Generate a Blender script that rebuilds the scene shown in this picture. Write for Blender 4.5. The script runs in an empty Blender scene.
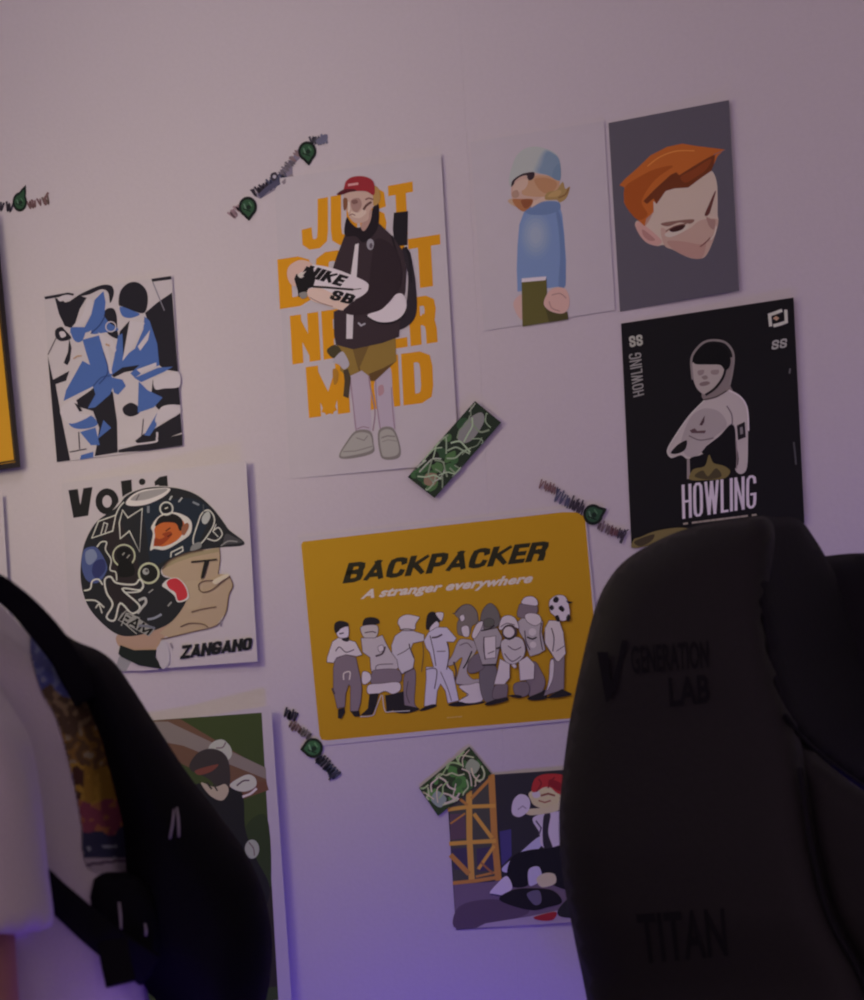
import bpy, bmesh, math, random
from mathutils import Vector, Matrix, noise
from mathutils.geometry import delaunay_2d_cdt, tessellate_polygon
random.seed(7)
scene = bpy.context.scene
COL = scene.collection
# ------------------------------------------------------------------ camera
FPX = 1500.0
PPX, PPY = 432.0, 860.0
YAW = math.radians(14.0)
ROLL = math.radians(3.4)
CAM = Vector((0.0, 0.0, 1.05))
R0 = Vector((math.cos(YAW), math.sin(YAW), 0.0))
FW = Vector((-math.sin(YAW), math.cos(YAW), 0.0))
UP = Vector((0.0, 0.0, 1.0))
CR = R0 * math.cos(ROLL) - UP * math.sin(ROLL)
CU = UP * math.cos(ROLL) + R0 * math.sin(ROLL)
WALL_Y = 2.235 * math.cos(YAW)

def ray(px, py):
    return FW + CR * ((px - PPX) / FPX) - CU * ((py - PPY) / FPX)

def W(px, py, d):
    return CAM + ray(px, py) * d

cam_data = bpy.data.cameras.new('camera')
cam_data.sensor_width = 36.0
cam_data.sensor_fit = 'AUTO'
cam_data.lens = 36.0 * FPX / 1000.0
cam_data.shift_y = (PPY - 500.0) / 1000.0
cam_data.clip_start = 0.01
cam = bpy.data.objects.new('camera', cam_data)
COL.objects.link(cam)
m = Matrix.Identity(4)
for i in range(3):
    m[i][0] = CR[i]; m[i][1] = CU[i]; m[i][2] = -FW[i]; m[i][3] = CAM[i]
cam.matrix_world = m
scene.camera = cam
cam_data.dof.use_dof = True
cam_data.dof.focus_distance = 2.2
cam_data.dof.aperture_fstop = 8.0
scene.cycles.filter_width = 2.2

# ------------------------------------------------------------------ materials
def s2l(c):
    c = c / 255.0
    return c / 12.92 if c <= 0.04045 else ((c + 0.055) / 1.055) ** 2.4

MATS = {}
def mat(name, rgb, rough=0.6, spec=0.3, grain=0.0, scale=60.0, bump=0.0, sheen=0.0):
    key = (name, tuple(round(c, 4) for c in rgb), rough, spec, grain, bump)
    if key in MATS:
        return MATS[key]
    mt = bpy.data.materials.new(name)
    mt.use_nodes = True
    nt = mt.node_tree
    b = nt.nodes['Principled BSDF']
    b.inputs['Base Color'].default_value = (*rgb, 1)
    b.inputs['Roughness'].default_value = rough
    b.inputs['Specular IOR Level'].default_value = spec
    if sheen:
        b.inputs['Sheen Weight'].default_value = sheen
    if grain or bump:
        tc = nt.nodes.new('ShaderNodeTexCoord')
        nz = nt.nodes.new('ShaderNodeTexNoise')
        nz.inputs['Scale'].default_value = scale
        nz.inputs['Detail'].default_value = 5
        nt.links.new(tc.outputs['Object'], nz.inputs['Vector'])
        if grain:
            mx = nt.nodes.new('ShaderNodeMixRGB')
            mx.blend_type = 'MIX'
            mx.inputs[1].default_value = (*[c * (1 - grain) for c in rgb], 1)
            mx.inputs[2].default_value = (*[min(1, c * (1 + grain)) for c in rgb], 1)
            nt.links.new(nz.outputs['Fac'], mx.inputs[0])
            nt.links.new(mx.outputs[0], b.inputs['Base Color'])
        if bump:
            bp = nt.nodes.new('ShaderNodeBump')
            bp.inputs['Strength'].default_value = bump
            bp.inputs['Distance'].default_value = 0.002
            nt.links.new(nz.outputs['Fac'], bp.inputs['Height'])
            nt.links.new(bp.outputs[0], b.inputs['Normal'])
    MATS[key] = mt
    return mt

WHITE_ALB = 0.68
def ink(obs, white):
    """print colour: how the ink looks in the room relative to plain paper beside it"""
    return mat('printed_ink', [min(0.92, s2l(o) / s2l(w) * WHITE_ALB) for o, w in zip(obs, white)], 0.65, 0.12)

PAPER = mat('white_paper', (0.68, 0.68, 0.68), 0.5, 0.3, grain=0.03, scale=40)

# ------------------------------------------------------------------ object helpers
def link(name, mesh, mats, parent=None, smooth=False):
    o = bpy.data.objects.new(name, mesh)
    COL.objects.link(o)
    for mt in (mats if isinstance(mats, (list, tuple)) else [mats]):
        mesh.materials.append(mt)
    if smooth:
        for p in mesh.polygons:
            p.use_smooth = True
    if parent is not None:
        o.parent = parent
        o.matrix_parent_inverse = parent_inv(parent)
    return o

def parent_inv(p):
    mtx = Matrix.Translation(p.location)
    return mtx.inverted()

def thing(name, label, cat, loc, group=None):
    e = bpy.data.objects.new(name, None)
    e.empty_display_size = 0.05
    COL.objects.link(e)
    e.location = loc
    e['label'] = label
    e['category'] = cat
    if group:
        e['group'] = group
    return e

def from_bm(name, bm, mats, parent=None, smooth=False):
    me = bpy.data.meshes.new(name)
    bmesh.ops.recalc_face_normals(bm, faces=bm.faces[:])
    bm.to_mesh(me)
    bm.free()
    return link(name, me, mats, parent, smooth)

def box(bm, lo, hi):
    vs = [bm.verts.new((x, y, z)) for x in (lo[0], hi[0]) for y in (lo[1], hi[1]) for z in (lo[2], hi[2])]
    for f in ((0, 1, 3, 2), (4, 6, 7, 5), (0, 4, 5, 1), (2, 3, 7, 6), (0, 2, 6, 4), (1, 5, 7, 3)):
        bm.faces.new([vs[i] for i in f])

def catmull(pts, closed=True, n=5):
    out = []
    N = len(pts)
    rng = range(N) if closed else range(N - 1)
    for i in rng:
        if closed:
            p0, p1, p2, p3 = pts[i - 1], pts[i], pts[(i + 1) % N], pts[(i + 2) % N]
        else:
            p0, p1, p2, p3 = pts[max(i - 1, 0)], pts[i], pts[i + 1], pts[min(i + 2, N - 1)]
        for k in range(n):
            t = k / n
            out.append(tuple(0.5 * ((2 * b) + (-a + c) * t + (2 * a - 5 * b + 4 * c - d) * t * t + (-a + 3 * b - 3 * c + d) * t ** 3)
                             for a, b, c, d in zip(p0, p1, p2, p3)))
    if not closed:
        out.append(tuple(pts[-1]))
    return out

# ------------------------------------------------------------------ flat things on the wall
LAYER = 0.00002
class Z:
    """zoom frame: local traced coordinates -> photograph coordinates"""
    def __init__(self, x0, y0, s):
        self.x0, self.y0, self.s = x0, y0, s
    def __call__(self, p):
        return (self.x0 + p[0] / self.s, self.y0 + p[1] / self.s)
PX = Z(0, 0, 1.0)

TEXT_CACHE = {}
def text_mesh(body, bold, shear):
    key = (body, bold, shear)
    if key in TEXT_CACHE:
        return TEXT_CACHE[key]
    cu = bpy.data.curves.new('lettering', 'FONT')
    cu.body = body
    cu.offset = bold
    cu.shear = shear
    cu.space_character = 1.0 + bold * 0.9
    cu.resolution_u = 4
    o = bpy.data.objects.new('lettering_source', cu)
    COL.objects.link(o)
    dg = bpy.context.evaluated_depsgraph_get()
    me = bpy.data.meshes.new_from_object(o.evaluated_get(dg))
    vs = [(v.co.x, v.co.y) for v in me.vertices]
    fs = [tuple(p.vertices) for p in me.polygons]
    COL.objects.unlink(o)
    bpy.data.objects.remove(o)
    bpy.data.meshes.remove(me)
    x0 = min(v[0] for v in vs); x1 = max(v[0] for v in vs)
    y0 = min(v[1] for v in vs); y1 = max(v[1] for v in vs)
    vs = [((x - x0) / (x1 - x0), (y - y0) / (y1 - y0)) for x, y in vs]
    TEXT_CACHE[key] = (vs, fs)
    return TEXT_CACHE[key]

GLYPH = {
 'J': (1, [[(0,.3),(.05,.09),(.3,0),(.7,0),(.95,.09),(1,.3),(1,1)]]),
 'U': (1, [[(0,1),(0,.3),(.06,.09),(.33,0),(.67,0),(.94,.09),(1,.3),(1,1)]]),
 'S': (1, [[(1,.74),(.94,.92),(.67,1),(.33,1),(.06,.92),(0,.76),(.08,.6),(.5,.5),(.92,.4),(1,.24),(.94,.08),(.67,0),(.33,0),(.06,.08),(0,.26)]]),
 'T': (.95, [[(0,1),(1,1)], [(.5,1),(.5,0)]]),
 'D': (1, [[(0,0),(0,1),(.6,1),(.92,.92),(1,.72),(1,.28),(.92,.08),(.6,0),(0,0)]]),
 'O': (1, [[(.3,0),(.7,0),(.94,.08),(1,.3),(1,.7),(.94,.92),(.7,1),(.3,1),(.06,.92),(0,.7),(0,.3),(.06,.08),(.3,0)]]),
 'o': (1.1, [[(.3,0),(.7,0),(.94,.1),(1,.3),(1,.55),(.94,.76),(.7,.84),(.3,.84),(.06,.76),(0,.55),(0,.3),(.06,.1),(.3,0)]]),
 'N': (1.05, [[(0,0),(0,1)], [(1,0),(1,1)], [(0,1),(1,0)]]),
 "'": (.42, [[(.5,1),(.5,.72)]]),
 'E': (.85, [[(0,0),(0,1)], [(0,1),(1,1)], [(0,.5),(.9,.5)], [(0,0),(1,0)]]),
 'V': (1.2, [[(0,1),(.5,0)], [(1,1),(.5,0)]]),
 'R': (1, [[(0,0),(0,1)], [(0,1),(.67,1),(.94,.93),(1,.76),(.94,.57),(.67,.5),(0,.5)], [(.6,.5),(.92,.4),(1,.22),(1,0)]]),
 'P': (.97, [[(0,0),(0,1)], [(0,1),(.67,1),(.94,.93),(1,.76),(1,.66),(.94,.47),(.67,.4),(0,.4)]]),
 'B': (1, [[(0,0),(0,1),(.67,1),(.92,.93),(.96,.76),(.9,.58),(.67,.52),(0,.52)], [(.67,.52),(.94,.45),(1,.27),(.94,.08),(.67,0),(0,0)]]),
 'A': (1.1, [[(0,0),(.5,1)], [(1,0),(.5,1)], [(.22,.2),(.78,.2)]]),
 'C': (1, [[(1,.79),(.94,.93),(.67,1),(.33,1),(.06,.92),(0,.7),(0,.3),(.06,.08),(.33,0),(.67,0),(.94,.07),(1,.21)]]),
 'G': (1.05, [[(1,.8),(.94,.94),(.67,1),(.33,1),(.06,.92),(0,.7),(0,.3),(.06,.08),(.33,0),(.67,0),(.94,.08),(1,.26),(1,.42),(.58,.42)]]),
 'K': (1.05, [[(0,0),(0,1)], [(1,1),(.05,.4)], [(.35,.55),(1,0)]]),
 'H': (1, [[(0,0),(0,1)], [(1,0),(1,1)], [(0,.5),(1,.5)]]),
 'W': (1.5, [[(0,1),(.25,0)], [(.25,0),(.5,1)], [(.5,1),(.75,0)], [(.75,0),(1,1)]]),
 'M': (1.35, [[(0,0),(0,1)], [(1,0),(1,1)], [(0,1),(.5,.05)], [(1,1),(.5,.05)]]),
 'L': (.8, [[(0,1),(0,0)], [(0,0),(1,0)]]),
 'I': (.0, [[(.5,0),(.5,1)]]), 'l': (.0, [[(.5,0),(.5,1)]]),
 ':': (.0, [[(.5,.8),(.5,.9)], [(.5,.0),(.5,.1)]]), '1': (.5, [[(.75,0),(.75,1)], [(0,.85),(.7,1)]]),
 'Z': (1, [[(0,1),(1,1)], [(1,1),(0,0)], [(0,0),(1,0)]]),
}
def block_text(body, cw, t, gap, tv=None, shear=0.0):
    """heavy block lettering, height 1: letters cw wide, strokes t thick (tv for the level strokes)"""
    tv = tv or t
    V, Fc, G = [], [], []
    x0 = 0.0
    for ch in body:
        if ch == ' ':
            x0 += cw * 0.6
            continue
        k, strokes = GLYPH[ch]
        w = max(t, cw * k)
        for si, st in enumerate(strokes):
            q = [(t / 2 + x * (w - t), tv / 2 + y * (1 - tv)) for x, y in st]
            closed = st[0] == st[-1]
            n = len(q)
            L, Rr = [], []
            for i in range(n):
                if closed:
                    a, c = q[i - 1] if i else q[-2], q[i + 1] if i < n - 1 else q[1]
                else:
                    a, c = q[max(i - 1, 0)], q[min(i + 1, n - 1)]
                b = q[i]
                def nrm(p, r):
                    d = math.hypot(r[0] - p[0], r[1] - p[1]) or 1
                    return (-(r[1] - p[1]) / d, (r[0] - p[0]) / d)
                n1 = nrm(a, b) if a != b else nrm(b, c)
                n2 = nrm(b, c) if b != c else n1
                mx, my = n1[0] + n2[0], n1[1] + n2[1]
                m2 = max(0.5, (mx * mx + my * my) / 2)
                mx, my = mx / m2, my / m2
                ex = ey = 0.0
                if not closed and i in (0, n - 1):
                    d = n1
                    s_ = -1 if i == 0 else 1
                    ex, ey = d[1] * s_ * t / 2, -d[0] * s_ * tv / 2
                L.append((b[0] + ex + mx * t / 2, b[1] + ey + my * tv / 2))
                Rr.append((b[0] + ex - mx * t / 2, b[1] + ey - my * tv / 2))
            for i in range(n - 1):
                o = len(V)
                V += [(x0 + min(max(x, 0), w), min(max(y, 0), 1)) for x, y in (L[i], L[i + 1], Rr[i + 1], Rr[i])]
                Fc.append((o, o + 1, o + 2, o + 3))
                G.append(si)
        x0 += w + gap
    x1 = x0 - gap
    sh = shear
    V = [((x + sh * y) / (x1 + sh), y) for x, y in V]
    return V, Fc, G

class Sheet:
    """a flat sheet on the wall. corners in the photograph: tl, tr, br, bl. lift: how far the right edge stands off the wall"""
    def __init__(self, name, label, cat, corners, white, lift=0.0, lift_b=None, base=0.0012, group=None, paper=None,
                 sheet=True, thick=0.0004):
        self.white = white
        lift_b = lift if lift_b is None else lift_b
        def on(px, py, off):
            r = ray(px, py)
            return CAM + r * ((WALL_Y - off - CAM.y) / r.y)
        tl, tr, br, bl = corners
        a, b, c = on(*bl, base), on(*tl, base), on(*tr, base + lift)
        c2 = on(*br, base + lift_b)
        self.p0 = a
        r_mid = (c + c2) / 2
        self.n = (r_mid - a).cross(b - a)
        self.n.normalize()
        if self.n.y > 0:
            self.n = -self.n
        self.layer = 0
        self.parts = {}
        self.root = None
        bot = (on(*bl, 0) + on(*br, 0)) / 2
        self.root = thing(name, label, cat, (bot.x, WALL_Y, bot.z), group)
        if sheet:
            bm = bmesh.new()
            f = [bm.verts.new(self.P(*q, 0)) for q in corners]
            k = [bm.verts.new(self.P(*q, 0) - self.n * thick) for q in corners]
            bm.faces.new(f)
            bm.faces.new(k[::-1])
            for i in range(4):
                bm.faces.new([f[i], k[i], k[(i + 1) % 4], f[(i + 1) % 4]])
            from_bm('paper_sheet', bm, paper or PAPER, self.root)
    def P(self, px, py, layer):
        r = ray(px, py)
        t = (self.p0 + self.n * (LAYER * layer) - CAM).dot(self.n) / r.dot(self.n)
        return CAM + r * t
    def part(self, name):
        if name not in self.parts:
            self.parts[name] = dict(v=[], f=[], m=[], mats=[])
        return self.parts[name]
    def add(self, part, pts, faces, obs, step=True):
        mt = obs if not isinstance(obs, tuple) else ink(obs, self.white)
        P = self.part(part)
        if mt not in P['mats']:
            P['mats'].append(mt)
        mi = P['mats'].index(mt)
        if step:
            self.layer += 1
        o = len(P['v'])
        P['v'] += [self.P(x, y, self.layer) for x, y in pts]
        for f in faces:
            P['f'].append([o + i for i in f])
            P['m'].append(mi)
    def poly(self, part, obs, pts, z=PX, s=False, n=5):
        q = [z(p) for p in pts]
        if s:
            q = catmull(q, True, n)
        tris = tessellate_polygon([[Vector((x, y, 0)) for x, y in q]])
        self.add(part, q, tris, obs)
    def circ(self, part, obs, c, r, z=PX, ry=None, n=20, rot=0.0):
        ry = ry or r
        ca, sa = math.cos(rot), math.sin(rot)
        q = []
        for k in range(n):
            x, y = r * math.cos(2 * math.pi * k / n), ry * math.sin(2 * math.pi * k / n)
            q.append((c[0] + x * ca - y * sa, c[1] + x * sa + y * ca))
        self.poly(part, obs, q, z)
    def stroke(self, part, obs, pts, w, z=PX, s=False, closed=False):
        q = [z(p) for p in pts]
        if s:
            q = catmull(q, closed, 5)
        if closed:
            q = q + [q[0]]
        hw = w / z.s / 2
        qq = [q[0]]
        for p in q[1:]:
            if math.hypot(p[0] - qq[-1][0], p[1] - qq[-1][1]) > 1e-4:
                qq.append(p)
        q = qq
        n = len(q)
        if n < 2:
            return
        V, F = [], []
        for i in range(n):
            if closed:
                p, r = (q[i - 1] if i else q[-2]), (q[i + 1] if i < n - 1 else q[1])
            else:
                p, r = q[max(i - 1, 0)], q[min(i + 1, n - 1)]
            b = q[i]
            def nv(s_, e_):
                d = math.hypot(e_[0] - s_[0], e_[1] - s_[1])
                return (-(e_[1] - s_[1]) / d, (e_[0] - s_[0]) / d) if d > 1e-9 else None
            n1, n2 = nv(p, b), nv(b, r)
            n1 = n1 or n2
            n2 = n2 or n1
            mx, my = n1[0] + n2[0], n1[1] + n2[1]
            m2 = max(0.55, (mx * mx + my * my) / 2)
            mx, my = mx / m2 * hw, my / m2 * hw
            ex = ey = 0.0
            if not closed and i in (0, n - 1):
                sg = -1 if i == 0 else 1
                ex, ey = n1[1] * sg * hw * 0.5, -n1[0] * sg * hw * 0.5
            V += [(b[0] + ex + mx, b[1] + ey + my), (b[0] + ex - mx, b[1] + ey - my)]
        for i in range(n - 1):
            F.append((2 * i, 2 * i + 2, 2 * i + 3, 2 * i + 1))
        self.add(part, V, F, obs)
    def ring(self, part, obs, c, r, w, z=PX, ry=None):
        ry = ry or r
        self.stroke(part, obs, [(c[0] + r * math.cos(k * math.pi / 10), c[1] + ry * math.sin(k * math.pi / 10)) for k in range(20)], w, z, closed=True)
    def text(self, part, obs, body, quad, z=PX, bold=0.04, shear=0.0):
        vs, fs = text_mesh(body, bold, shear)
        tl, tr, br, bl = [z(p) for p in quad]
        pts = []
        for u, v in vs:
            x = (bl[0] * (1 - u) + br[0] * u) * (1 - v) + (tl[0] * (1 - u) + tr[0] * u) * v
            y = (bl[1] * (1 - u) + br[1] * u) * (1 - v) + (tl[1] * (1 - u) + tr[1] * u) * v
            pts.append((x, y))
        self.add(part, pts, fs, obs)
    def block(self, part, obs, body, quad, z=PX, cw=0.55, t=0.24, gap=0.07, tv=None, shear=0.0):
        vs, fs, gs = block_text(body, cw, t, gap, tv, shear)
        tl, tr, br, bl = [z(p) for p in quad]
        pts = [((bl[0] * (1 - u) + br[0] * u) * (1 - v) + (tl[0] * (1 - u) + tr[0] * u) * v,
                (bl[1] * (1 - u) + br[1] * u) * (1 - v) + (tl[1] * (1 - u) + tr[1] * u) * v) for u, v in vs]
        for k in sorted(set(gs)):
            ff = [f for f, g_ in zip(fs, gs) if g_ == k]
            used = sorted({i for f in ff for i in f})
            ix = {i: j for j, i in enumerate(used)}
            self.add(part, [pts[i] for i in used], [tuple(ix[i] for i in f) for f in ff], obs)
    def done(self, labels=None):
        for name, P in self.parts.items():
            me = bpy.data.meshes.new(name.split('#')[0])
            me.from_pydata(P['v'], [], P['f'])
            for p, mi in zip(me.polygons, P['m']):
                p.material_index = mi
            me.update()
            # make every print face the room
            for p in me.polygons:
                pass
            link(name.split('#')[0], me, P['mats'], self.root)
        return self.root

# ------------------------------------------------------------------ rounded volumes from an outline
def inside(p, poly):
    x, y = p
    c = False
    j = len(poly) - 1
    for i in range(len(poly)):
        xi, yi = poly[i]; xj, yj = poly[j]
        if (yi > y) != (yj > y) and x < (xj - xi) * (y - yi) / (yj - yi) + xi:
            c = not c
        j = i
    return c

def edge_dist(p, poly):
    best = 1e9
    x, y = p
    for i in range(len(poly)):
        x0, y0 = poly[i - 1]; x1, y1 = poly[i]
        dx, dy = x1 - x0, y1 - y0
        L = dx * dx + dy * dy
        t = 0 if L == 0 else max(0, min(1, ((x - x0) * dx + (y - y0) * dy) / L))
        best = min(best, math.hypot(x - x0 - t * dx, y - y0 - t * dy))
    return best

def inflate(outline, depth, tf, tb, R, step=8.0, s=True, rim=0.0):
    """a cushion-like solid: outline (photograph coordinates) at its own distance, bulging tf towards us and tb away over R pixels"""
    q = catmull(outline, True, 4) if s else list(outline)
    # even spacing along the rim
    pts = []
    for i in range(len(q)):
        a, b = q[i], q[(i + 1) % len(q)]
        L = math.hypot(b[0] - a[0], b[1] - a[1])
        k = max(1, int(L / step))
        pts += [(a[0] + (b[0] - a[0]) * j / k, a[1] + (b[1] - a[1]) * j / k) for j in range(k)]
    nb = len(pts)
    xs = [p[0] for p in pts]; ys = [p[1] for p in pts]
    inner = []
    y = min(ys) + step / 2
    row = 0
    while y < max(ys):
        x = min(xs) + step / 2 + (step / 2 if row % 2 else 0)
        while x < max(xs):
            if inside((x, y), pts):
                d = edge_dist((x, y), pts)
                if d > step * 0.45:
                    inner.append((x, y))
            x += step
        y += step
        row += 1
    allp = [Vector(p) for p in pts + inner]
    res = delaunay_2d_cdt(allp, [(i, (i + 1) % nb) for i in range(nb)], [], 1, 1e-5)
    V2, F2 = res[0], res[2]
    bm = bmesh.new()
    fr, bk = [], []
    for v in V2:
        d = edge_dist((v.x, v.y), pts)
        t = min(1.0, d / R)
        pr = math.sqrt(max(0.0, 1 - (1 - t) ** 2))
        if d < 1e-3:
            pr = 0
        D = depth(v.x, v.y)
        a = bm.verts.new(W(v.x, v.y, D - tf * pr - rim))
        fr.append(a)
        if pr == 0 and rim == 0:
            bk.append(a)
        else:
            bk.append(bm.verts.new(W(v.x, v.y, D + tb * pr + rim)))
    for f in F2:
        try:
            bm.faces.new([fr[i] for i in f])
        except ValueError:
            pass
        try:
            bm.faces.new([bk[i] for i in f][::-1])
        except ValueError:
            pass
    if rim:
        edges = {}
        for f in F2:
            for i in range(len(f)):
                e = (f[i], f[(i + 1) % len(f)])
                k = tuple(sorted(e))
                edges[k] = None if k in edges else e
        for e in edges.values():
            if e:
                bm.faces.new([fr[e[1]], fr[e[0]], bk[e[0]], bk[e[1]]])
    return bm

# ------------------------------------------------------------------ lofts
def loft(bm, rings, cap=True):
    loops = [[bm.verts.new(p) for p in r] for r in rings]
    n = len(loops[0])
    for a, b in zip(loops, loops[1:]):
        for i in range(n):
            bm.faces.new([a[i], a[(i + 1) % n], b[(i + 1) % n], b[i]])
    if cap:
        bm.faces.new(loops[0][::-1])
        bm.faces.new(loops[-1])

def tube(bm, path, radii, n=14, ends=True, flat=None):
    path = [Vector(p) for p in path]
    rings = []
    ref = Vector((0.31, 0.87, 0.39))
    cnt = len(path)
    dirs = []
    for i in range(cnt):
        d = (path[min(i + 1, cnt - 1)] - path[max(i - 1, 0)])
        dirs.append(d.normalized())
    def ring(c, d, r):
        u = d.cross(ref)
        if u.length < 1e-3:
            u = d.cross(Vector((1, 0, 0)))
        u.normalize()
        v = d.cross(u)
        return [c + u * (r * math.cos(2 * math.pi * k / n)) + v * (r * math.sin(2 * math.pi * k / n)) for k in range(n)]
    if ends:
        for a in (75, 45, 20):
            t = math.radians(a)
            rings.append(ring(path[0] - dirs[0] * (radii[0] * math.sin(t)), dirs[0], radii[0] * math.cos(t)))
    for c, d, r in zip(path, dirs, radii):
        rings.append(ring(c, d, r))
    if ends:
        for a in (20, 45, 75):
            t = math.radians(a)
            rings.append(ring(path[-1] + dirs[-1] * (radii[-1] * math.sin(t)), dirs[-1], radii[-1] * math.cos(t)))
    loft(bm, rings)

def ellipsoid(bm, c, rx, ry, rz, ax=None, nu=24, nv=14):
    ax = ax or (Vector((1, 0, 0)), Vector((0, 1, 0)), Vector((0, 0, 1)))
    rings = []
    for j in range(1, nv):
        t = math.pi * j / nv
        rings.append([Vector(c) + ax[0] * (rx * math.sin(t) * math.cos(2 * math.pi * k / nu)) + ax[1] * (ry * math.sin(t) * math.sin(2 * math.pi * k / nu)) + ax[2] * (rz * math.cos(t)) for k in range(nu)])
    loft(bm, rings)

def remeshed(name, bm, mats, parent, voxel=0.006, smooth=4, disp=None):
    """one continuous skin over overlapping forms"""
    me = bpy.data.meshes.new(name)
    bmesh.ops.recalc_face_normals(bm, faces=bm.faces[:])
    bm.to_mesh(me)
    bm.free()
    o = bpy.data.objects.new(name, me)
    COL.objects.link(o)
    r = o.modifiers.new('r', 'REMESH')
    r.mode = 'VOXEL'
    r.voxel_size = voxel
    sm = o.modifiers.new('s', 'SMOOTH')
    sm.iterations = smooth
    sm.factor = 0.5
    dg = bpy.context.evaluated_depsgraph_get()
    me2 = bpy.data.meshes.new_from_object(o.evaluated_get(dg))
    bpy.data.objects.remove(o)
    bpy.data.meshes.remove(me)
    me2.name = name
    if disp:
        ns = [v.normal.copy() for v in me2.vertices]
        for v, nn in zip(me2.vertices, ns):
            v.co += nn * disp(v.co, nn)
    return link(name, me2, mats, parent, True)
# ================================================================== prints and stickers on the wall
INK = (30, 27, 30)

# ---------- tall print with the big orange words and a standing figure
WH = (160, 142, 148)
A = Z(270, 150, 3.03)
A2 = Z(280, 240, 6.17)
S = Sheet('art_poster', 'tall white poster with big orange words behind a figure in a red cap', 'poster',
          [(274, 179), (441, 155), (459, 463), (290, 479)], WH, lift=0.008, lift_b=0.001, base=0.0006)
OR = (182, 116, 22)
S.block('printed_lettering#1', OR, 'JUST', [(97, 157), (432, 95), (440, 253), (95, 306)], A, .6, .24, .06, .2)
S.block('printed_lettering#2', OR, "DON'T", [(22, 332), (515, 255), (523, 408), (30, 482)], A, .62, .24, .06, .2)
S.block('printed_lettering#3', OR, 'NEVER', [(60, 503), (500, 437), (508, 582), (68, 650)], A, .56, .23, .06, .2)
S.block('printed_lettering#4', OR, 'MIND', [(108, 658), (490, 605), (497, 762), (118, 812)], A, .6, .24, .06, .2)
F = 'printed_figure'
# legs
LEG = (154, 133, 146)
S.poly(F, LEG, [(240, 680), (298, 670), (305, 780), (303, 862), (262, 862), (250, 770)], A, True)
S.poly(F, LEG, [(318, 700), (362, 655), (372, 740), (378, 850), (335, 852), (322, 770)], A, True)
LN = (128, 98, 112)
S.stroke(F, LN, [(298, 672), (304, 720), (318, 790), (312, 850)], 4, A, True)
S.stroke(F, LN, [(243, 690), (252, 770), (262, 858)], 3, A, True)
S.stroke(F, LN, [(320, 700), (324, 770), (335, 850)], 3, A, True)
S.stroke(F, LN, [(368, 720), (372, 790), (378, 845)], 3, A, True)
S.poly(F, (150, 110, 118), [(328, 718), (342, 712), (345, 735), (330, 745)], A, True)
S.stroke(F, LN, [(264, 845), (282, 838), (300, 842)], 3, A)
# shoes
SH = (142, 130, 126)
SL = (112, 100, 98)
S.poly(F, SL, [(209, 930), (233, 882), (262, 850), (304, 852), (314, 890), (311, 918), (250, 934)], A, True)
S.poly(F, SH, [(214, 926), (236, 887), (262, 858), (300, 860), (310, 890), (306, 910), (250, 925)], A, True)
S.poly(F, SL, [(329, 850), (372, 842), (395, 900), (390, 932), (350, 938), (333, 920)], A, True)
S.poly(F, SH, [(334, 856), (370, 850), (390, 900), (384, 924), (350, 930), (338, 915)], A, True)
S.stroke(F, SL, [(222, 914), (260, 912), (309, 898)], 3, A)
S.stroke(F, SL, [(262, 872), (285, 880), (296, 866)], 3, A)
S.stroke(F, SL, [(338, 872), (356, 866), (378, 868)], 4, A)
S.stroke(F, SL, [(340, 884), (358, 878), (384, 882)], 2, A)
# shorts
S.poly(F, (122, 92, 46), [(203, 590), (250, 600), (340, 583), (380, 565), (383, 640), (340, 662), (300, 685), (278, 668), (235, 688), (213, 668), (213, 628)], A)
S.poly(F, (84, 58, 34), [(300, 678), (340, 662), (382, 640), (352, 668), (318, 700), (304, 700)], A)
S.stroke(F, (88, 62, 34), [(255, 602), (266, 640), (272, 668)], 4, A)
S.poly(F, (98, 72, 40), [(250, 602), (300, 594), (268, 668)], A)
# keys and cord hanging from the belt
S.poly(F, (62, 52, 36), [(172, 607), (196, 590), (215, 605), (212, 625), (190, 630)], A, True)
S.poly(F, (150, 135, 145), [(205, 620), (222, 612), (240, 648), (225, 665), (208, 650), (190, 642)], A, True)
S.poly(F, (66, 52, 40), [(222, 668), (236, 662), (245, 690), (238, 752), (222, 746), (226, 700)], A)
S.poly(F, (150, 98, 34), [(190, 665), (206, 670), (205, 700), (194, 710)], A, True)
# back tube, bag, hood
S.poly(F, (30, 25, 30), [(375, 190), (418, 185), (416, 288), (378, 292), (372, 240)], A)
S.poly(F, (40, 32, 38), [(400, 300), (422, 305), (432, 345), (441, 400), (445, 480), (430, 522), (388, 545), (395, 500), (412, 470), (418, 380)], A, True)
S.stroke(F, (30, 25, 30), [(412, 295), (424, 330), (428, 400)], 7, A)
JK = (50, 37, 42)
S.poly(F, JK, [(235, 240), (285, 252), (330, 222), (372, 262), (402, 305), (414, 360), (410, 430), (397, 480), (391, 566), (340, 585), (252, 604), (200, 590), (194, 560), (193, 490), (260, 460), (240, 400), (182, 382), (203, 320), (222, 270)], A)
S.poly(F, (30, 22, 27), [(232, 205), (226, 258), (260, 262), (285, 280), (325, 240), (330, 170), (316, 163), (305, 200), (290, 225), (265, 235), (245, 220)], A, True)
S.poly(F, (150, 112, 104), [(288, 200), (308, 180), (304, 215), (286, 245), (275, 232)], A, True)
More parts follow.
